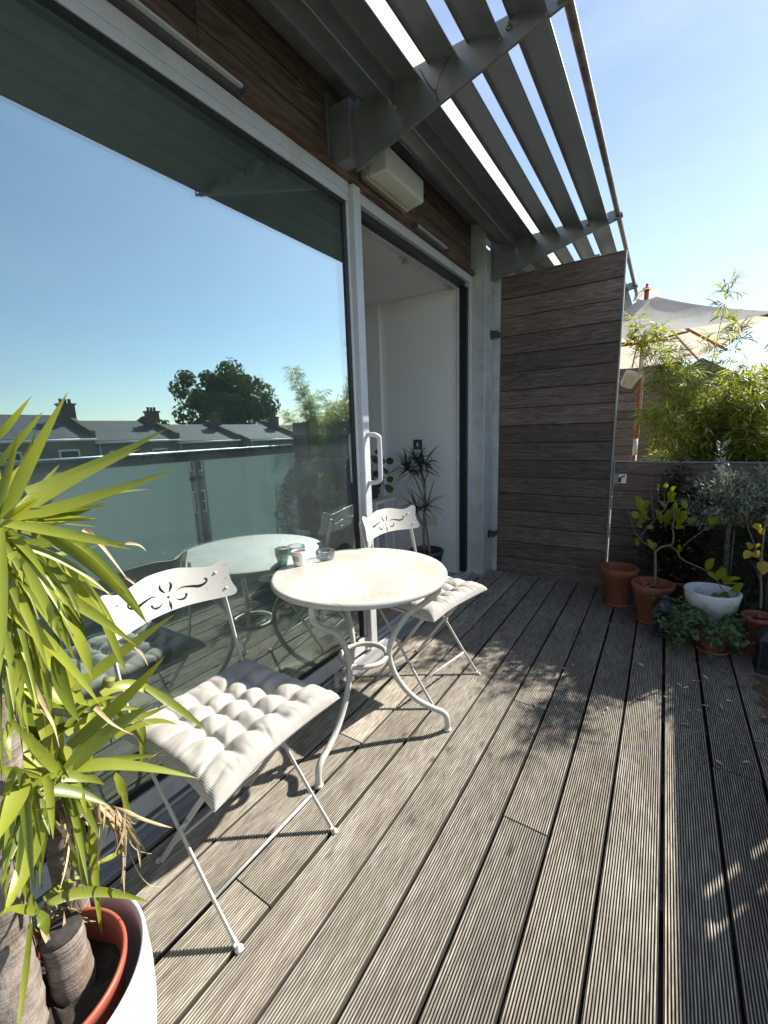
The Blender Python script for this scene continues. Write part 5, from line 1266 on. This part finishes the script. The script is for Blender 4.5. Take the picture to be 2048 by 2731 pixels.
# ------------------------------------------------------------------ next terrace: umbrella, bamboo, board wall, hanging bucket
UC = np.array((-0.285, 5.82)); UT = 2.70; UE = 2.085
um = thing('parasol', (UC[0], UC[1], 0), 'off-white canvas parasol with a red-brown wooden pole on the next terrace', 'parasol')
mb = MB(); mb.tube([(UC[0] - .0, UC[1], .03), (UC[0], UC[1], 0.93)], .023, 16); mb.tube([(UC[0], UC[1], 1.12), (UC[0], UC[1], 1.80)], .023, 16); mb.tube([(UC[0], UC[1], 2.03), (UC[0], UC[1], UT + .02)], .023, 16); mb.build('pole', UWOOD, um)
mb = MB(); mb.tube([(UC[0], UC[1], 0.9305), (UC[0], UC[1], 1.1195)], .0228, 16); mb.tube([(UC[0], UC[1], 1.8005), (UC[0], UC[1], 2.0295)], .0228, 16); build_each(mb, 'pole_section', SPOTW, um)
mb = MB(); mb.lathe([(0, .0), (.02, .0), (.040, .008), (.042, .022), (.018, .032), (.012, .042), (.018, .054), (.012, .066), (0, .072)], (UC[0], UC[1], UT + .02), 20); mb.build('finial', UWOOD, um)
mb = MB(); mb.lathe([(.0, .0), (.045, .0), (.05, .02), (.05, .06), (.045, .075), (0, .08)], (UC[0], UC[1], 2.13), 20); mb.build('hub', UWOOD, um)
UCOR = [(0.64, 4.50), (0.29, 6.98), (-1.21, 7.14), (-0.86, 4.66)]
def ucorner(k, s=1.0, z=UE): q = np.array(UCOR[k % 4]) - UC; return np.array((UC[0] + q[0] * s, UC[1] + q[1] * s, z))
P = []; nn = 17
mbc = MB()
apex = np.array((UC[0], UC[1], UT - .02))
for k in range(4):
    a, b = ucorner(k), ucorner(k + 1); grid = []
    for i in range(15):
        t = .10 + .90 * i / 14; row = []
        for j in range(15):
            s = j / 14; e = a * (1 - s) + b * s; q = apex * (1 - t) + e * t
            sag = -.055 * math.sin(math.pi * s) * math.sin(math.pi * min(1, t)) - .035 * math.sin(math.pi * s) * t ** 3
            q = q + np.array((0, 0, sag + .010 * math.sin(9 * s + k) * math.sin(math.pi * s) * t - .03 * math.sin(math.pi * t))); row.append(q)
        grid.append(row)
    mbc.grid(grid)
mbc.build('canopy', CANVAS, um)
mb = MB()
for k in range(4):
    a, b = ucorner(k, .15, UT - .085), ucorner(k + 1, .15, UT - .085); g = []
    for i in range(6):
        t = i / 5; g.append([apex + np.array((0, 0, .05)) + ((a * (1 - s) + b * s) - apex) * t + np.array((0, 0, .035 * math.sin(math.pi * s) * t)) for s in np.linspace(0, 1, 8)])
    mb.grid(g)
mb.build('canopy_vent', CANVAS, um)
for k in range(8):
    e = (ucorner(k // 2) if k % 2 == 0 else (ucorner(k // 2) + ucorner(k // 2 + 1)) / 2) - np.array((0, 0, .02 if k % 2 == 0 else .075)); hb = np.array((UC[0], UC[1], UT - .05)); lo = np.array((UC[0], UC[1], 2.17))
    m_ = hb + (e - hb) * .55
    off = np.array((0, 0, -.055 if k % 2 else -.035))
    mb = MB(); mb.bar([hb + off, m_ + off, e + off * .3], (0, 0, 1), .024, .014); rb = mb.build('rib', UWOOD, um)
    mb = MB(); mb.bar([lo, m_ + off + np.array((0, 0, -.014))], (0, 0, 1), .022, .013); mb.build('strut', UWOOD, rb)
mb = MB(); mb.tube(catmull([(UC[0] + .03, UC[1] - .02, 2.13), (UC[0] + .035, UC[1] - .02, 1.6), (UC[0] + .03, UC[1] - .025, 1.1), (UC[0] + .025, UC[1] - .02, .9)], 6), .003, 6); mb.build('pull_cord', SASH, um)
mb = MB(); mb.lathe([(0, 0), (.22, 0), (.225, .05), (.06, .08), (.04, .25), (.03, .26), (0, .26)], (UC[0], UC[1], 0.001), 28); mb.build('base', CONC, um)
bw_ = thing('board_wall', (-.75, 8.6, 0), 'dark board wall at the far end of the next terrace', 'board wall')
mb = MB()
z = .02
while z < 2.5: mb.box((-1.41, 8.6 + rnd.uniform(-.002, .002), z + .004), (.15, 8.63, z + .145), rnd.random()); z += .149
mb.build('boards', GATE, bw_, bevel=.003)
mb = MB(); mb.box((-1.41, 8.632, .02), (.15, 8.66, 2.5), .1); mb.build('light_stop_sheet', GATE, bw_)  # added sheet, stops daylight coming through between the wall boards
bk = thing('hanging_bucket', (-.40, 5.2, 1.7), 'small cream bucket hanging from the parasol edge beside the gate', 'bucket')
mb = MB(); tl = rotm('Y', R(28)) @ rotm('X', R(20)); b0 = on_y(1548 + 402 * .3014, 700 + 1095 * .3014, 5.2)
mb.lathe([(0, 0), (.055, 0), (.060, .006), (.075, .13), (.080, .134), (.078, .140), (.070, .136), (.055, .012), (0, .012)], b0, 28, tilt=tl); mb.build('body', CREAM, bk)
mb = MB(); tp = tl @ np.array((0, 0, .13)) + b0; mb.tube(catmull([tp + tl @ np.array((.075, 0, 0)), tp + np.array((0.03, 0, .08)), (b0[0] + .05, 5.25, 1.93), (b0[0] + .06, 5.25, 2.0)], 5), .002, 6); mb.tube(catmull([tp + tl @ np.array((-.075, 0, 0)), tp + np.array((-.02, 0, .08)), (b0[0] + .05, 5.25, 1.93)], 5), .002, 6); mb.build('cord', DGREY, bk)

def bamboo(label, x, y, n, hgt, spread, lv):
    t = thing('bamboo', (x, y, .3), label, 'bamboo', 'bamboo clumps behind the low fence')
    mb = MB(); ml = MB()
    for k in range(n):
        a = RNG.uniform(0, 6.28); r0 = spread * .5 * math.sqrt(RNG.random()); H_ = hgt * (.62 + .42 * RNG.random() ** 1.9)
        p0 = np.array((x + r0 * math.cos(a), y + .7 * r0 * math.sin(a), .28)); ln = RNG.normal(0, .10, 2)
        p1 = p0 + np.array((ln[0] * .5, ln[1] * .5, (H_ - .28) * .55)); p2 = np.array((p0[0] + spread * .55 * math.cos(a) * RNG.uniform(.3, 1.2) + ln[0] * 1.3, p0[1] + spread * .4 * math.sin(a) + ln[1], H_))
        if p2[1] < GY + .05 + 0.1 and p2[2] < 1.1: continue
        c = catmull([p0, p1, p2], 9); mb.tube(c, list(np.linspace(.005, .0015, len(c))), 6, tone=.5)
        for i in range(4, len(c)):
            for q in range(lv):
                sd = rdir(-.1, .7); L = RNG.uniform(.05, .20) * (1.15 - .7 * i / len(c)); tw = arc(c[i], sd, L, RNG.uniform(.2, .9), 4)
                if tw[-1][1] < GY + .06: continue
                mb.tube(tw, .0011, 4, tone=.8)
                for p in tw[1:]:
                    for w in range(2):
                        d = (tw[-1] - tw[0]) / L + rdir() * .75
                        leaf(ml, p, d, RNG.uniform(.045, .12), RNG.uniform(.006, .0125), 'lance', 4, RNG.uniform(.2, 1.1))
    mb.build('culms', m_plain('bamboo_culm_' + str(int(x * 100)), (.20, .19, .06), .5, .25), t); ml.build('leaves', L_BAM, t)
    mb = MB(); mb.lathe([(0, 0), (.16, 0), (.19, .02), (.21, .30), (.20, .31), (.18, .28), (0, .27)], (x, y, .001), 28); mb.build('tub', TERRAD, t)
bamboo('tall yellow-green bamboo clump in front of the parasol pole', .19, 4.20, 26, 2.18, .48, 6)
bamboo('lower yellow-green bamboo clump between the two taller ones', .50, 4.22, 26, 1.90, .52, 6)
bamboo('yellow-green bamboo clump rising behind the olive tree', .82, 4.20, 20, 2.05, .50, 6)
bamboo('loose lower bamboo clump behind the taller dark fence section', 1.15, 4.3, 10, 1.6, .40, 5)

# ------------------------------------------------------------------ the neighbourhood (mostly seen mirrored in the glass)
def house(label, x, y, w, dpt, eave, ridge, facing='x', wins=3, group=None):
    """terraced house: ridge parallel to its street front (front faces -x)"""
    t = thing('terraced_house', (x, y, -6.0), label, 'house', group)
    mb = MB(); mb.box((x, y - w / 2, -6.0), (x + dpt, y + w / 2, eave)); mb.prism([(x, eave), (x + dpt, eave), (x + dpt / 2, ridge - .06)], 1, y - w / 2, y + w / 2) if False else None
    V = [(x, y - w / 2, eave + .001), (x + dpt, y - w / 2, eave + .001), (x + dpt / 2, y - w / 2, ridge - .15), (x, y + w / 2, eave + .001), (x + dpt, y + w / 2, eave + .001), (x + dpt / 2, y + w / 2, ridge - .15)]
    mb._add(V, [(0, 1, 2), (5, 4, 3), (0, 3, 4, 1), (0, 2, 5, 3), (1, 4, 5, 2)]); mb.build('wall', BRICK, t)
    mb = MB()
    for sg in (0, 1):
        xe = x - .25 if sg == 0 else x + dpt + .25; ze = eave - .12
        a = [(xe, y - w / 2, ze + .05), (xe, y + w / 2, ze + .05), (x + dpt / 2, y + w / 2, ridge), (x + dpt / 2, y - w / 2, ridge)]; b = [(p[0], p[1], p[2] + .12) for p in a]
        mb._add(a + b, [(0, 1, 2, 3), (7, 6, 5, 4), (0, 4, 5, 1), (1, 5, 6, 2), (2, 6, 7, 3), (3, 7, 4, 0)])
    rf = mb.build('roof', SLATE, t)
    mb = MB(); mb.prism([(x - .3, eave - .05), (x + dpt / 2, ridge + .02), (x + dpt + .3, eave - .05), (x + dpt + .3, eave + .42), (x + dpt / 2, ridge + .46), (x - .3, eave + .42)], 1, y + w / 2 - .2, y + w / 2 + .12) if False else mb.prism([(x - .3, eave - .05), (x + dpt + .3, eave - .05), (x + dpt + .3, eave + .40), (x + dpt / 2, ridge + .44), (x - .3, eave + .40)], 1, y + w / 2 - .22, y + w / 2 + .02); mb.build('party_wall', CHIMB, t)
    mb = MB(); yc_ = y + w / 2 - .5
    mb.box((x + dpt * .30, yc_, ridge - 1.6), (x + dpt * .30 + .6, yc_ + .7, ridge + .62)); mb.box((x + dpt * .30 - .06, yc_ - .06, ridge + .621), (x + dpt * .30 + .66, yc_ + .76, ridge + .72))
    for q in range(3): mb.tube([(x + dpt * .30 + .30, yc_ + .13 + q * .22, ridge + .721), (x + dpt * .30 + .30, yc_ + .13 + q * .22, ridge + .98)], .085, 10)
    mb.build('chimney', CHIMB, rf)
    mb = MB(); mb.tube([(x - .30, y - w / 2, eave - .06), (x - .30, y + w / 2, eave - .06)], .07, 8); mb.tube([(x - .08, y - w / 2 + .3, eave - .1), (x - .08, y - w / 2 + .3, -6)], .05, 6); mb.build('gutter', SASH, rf)
    for i in range(wins):
        yy = y - w / 2 + w * (i + .5) / wins
        for zb in (eave - 2.1, eave - 5.0):
            mb = MB(); mb.box((x - .06, yy - .48, zb), (x - .002, yy + .48, zb + 1.55)); f = mb.build('window', SASH, t)
            mb = MB()
            for q in (0, 1): mb.box((x - .075, yy - .40, zb + .08 + q * .73), (x - .0605, yy + .40, zb + .72 + q * .73))
            mb.build('pane', DARKGL, f)
    return t
HX = 24.0
labs = ['terraced house with the tallest chimney, mirrored at the far left of the glass', 'terraced house second from the left in the mirrored row', 'terraced house in the middle of the mirrored row, left of the big tree', 'terraced house in front of the big tree in the mirrored row', 'terraced house right of the big tree in the mirrored row', 'last terraced house at the right of the mirrored row', 'terraced house beyond the left end of the mirrored row']
for i, (yy, e, r) in enumerate(((9.0, 1.45, 2.75), (14.2, 1.25, 2.45), (19.4, 1.05, 2.2), (24.8, 1.0, 2.15), (30.2, .95, 2.1), (38.0, .7, 2.0), (3.5, 1.45, 2.75))):
    house(labs[i], HX + (i % 3) * .4, yy, 5.1, 7.0, e, r, wins=2, group='terraced houses across the gardens')
def tree(name, label, x, y, h, r, z0, n, leafsz, squash=.9, trunk=.35, group=None, kind='tree', ncl=26):
    t = thing(name, (x, y, z0), label, kind, group)
    mb = MB(); top = z0 + h; cb = z0 + h * .42; rr = np.random.default_rng(int(abs(x * 31 + y * 17)))
    branch(mb, [(x, y, z0), (x + .1, y, z0 + h * .2), (x - .05, y + .1, cb), (x, y, z0 + h * .7)], trunk, trunk * .3, 10)
    cl = []
    for k in range(ncl):
        d = rr.normal(0, 1, 3); d /= np.linalg.norm(d); q = rr.uniform(.35, .86); c = np.array((x, y, (top + cb) / 2)) + d * q * np.array((r, r, (top - cb) / 2)); cl.append((c, rr.uniform(.26, .42) * r * (1 if ncl < 40 else .62)))
        branch(mb, [(x, y, cb), (np.array((x, y, cb)) + c) / 2 + rr.normal(0, .2, 3), c], trunk * .22, trunk * .05, 6)
    mb.build('trunk', BARKG, t)
    ml = MB()
    for k in range(n):
        c, s = cl[rr.integers(len(cl))]; d = rr.normal(0, 1, 3); d /= np.linalg.norm(d); p = c + d * s * rr.uniform(.55, 1.05) * np.array((1, 1, squash))
        u = np.cross(d, rr.normal(0, 1, 3)); u /= np.linalg.norm(u); w = np.cross(d + rr.normal(0, .6, 3), u); w /= np.linalg.norm(w); z = leafsz * rr.uniform(.6, 1.3)
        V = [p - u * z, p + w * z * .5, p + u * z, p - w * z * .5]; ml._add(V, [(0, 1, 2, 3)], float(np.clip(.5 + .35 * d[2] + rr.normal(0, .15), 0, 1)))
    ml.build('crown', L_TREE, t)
# big round tree mirrored in the glass
p_ = on_x(585, 1100, 2 * FX - 44.0)
tree('broadleaf_tree', 'big round broadleaf tree standing above the mirrored roofs', 44.0, p_[1] + 1.2, 16.4, 6.8, -6.0, 17000, .30, ncl=90)
for i, (u, v, X_, hh, r_) in enumerate(((420, 1130, 46, 9.6, 3.4), (360, 1140, 50, 9.4, 3.0), (690, 1130, 46, 8.6, 2.6), (860, 1120, 40, 8.4, 3.0))):
    p_ = on_x(u, v, 2 * FX - X_)
    tree('broadleaf_tree', ['low broadleaf tree just left of the big mirrored tree', 'lowest broadleaf tree at the left of the mirrored tree group', 'small broadleaf tree just right of the big mirrored tree', 'broadleaf tree by the last mirrored house'][i], X_, p_[1], hh, r_, -6.0, 2600, .30, group='smaller trees behind the mirrored roofs')
# block with a hipped roof beyond the next terrace, seen through the bamboo
hb_ = thing('neighbour_house', (.2, 13.0, -6), 'dark roofed house beyond the bamboo on the next terrace', 'house')
mb = MB(); mb.box((-.45, 12.0, -6), (1.65, 18, 1.85)); mb.build('wall', BRICK, hb_)
mb = MB(); V = [(-.60, 11.85, 1.852), (1.80, 11.85, 1.852), (1.80, 18.1, 1.852), (-.60, 18.1, 1.852), (.58, 12.6, 2.72), (.58, 17, 2.72)]
mb._add(V, [(0, 1, 4), (1, 2, 5, 4), (2, 3, 5), (3, 0, 4, 5), (3, 2, 1, 0)]); mb.build('roof', SLATE, hb_)
mb = MB(); mb.box((.2, 11.94, .6), (1.0, 11.998, 1.5)); w_ = mb.build('window', SASH, hb_)
mb = MB(); mb.box((.28, 11.925, .68), (.92, 11.9395, 1.42)); mb.build('pane', DARKGL, w_)
for i, (x, y, hh, r_) in enumerate(((9, 30, 8.3, 3.0), (16, 36, 8.6, 3.4), (4.2, 34, 8.6, 2.6))):
    tree('broadleaf_tree', ['broadleaf tree beyond the fence at the right edge', 'farther broadleaf tree off to the right beyond the fence', 'broadleaf tree straight beyond the next terrace'][i], x, y, hh, r_, -6.0, 2600, .26, group='trees beyond the next terrace')
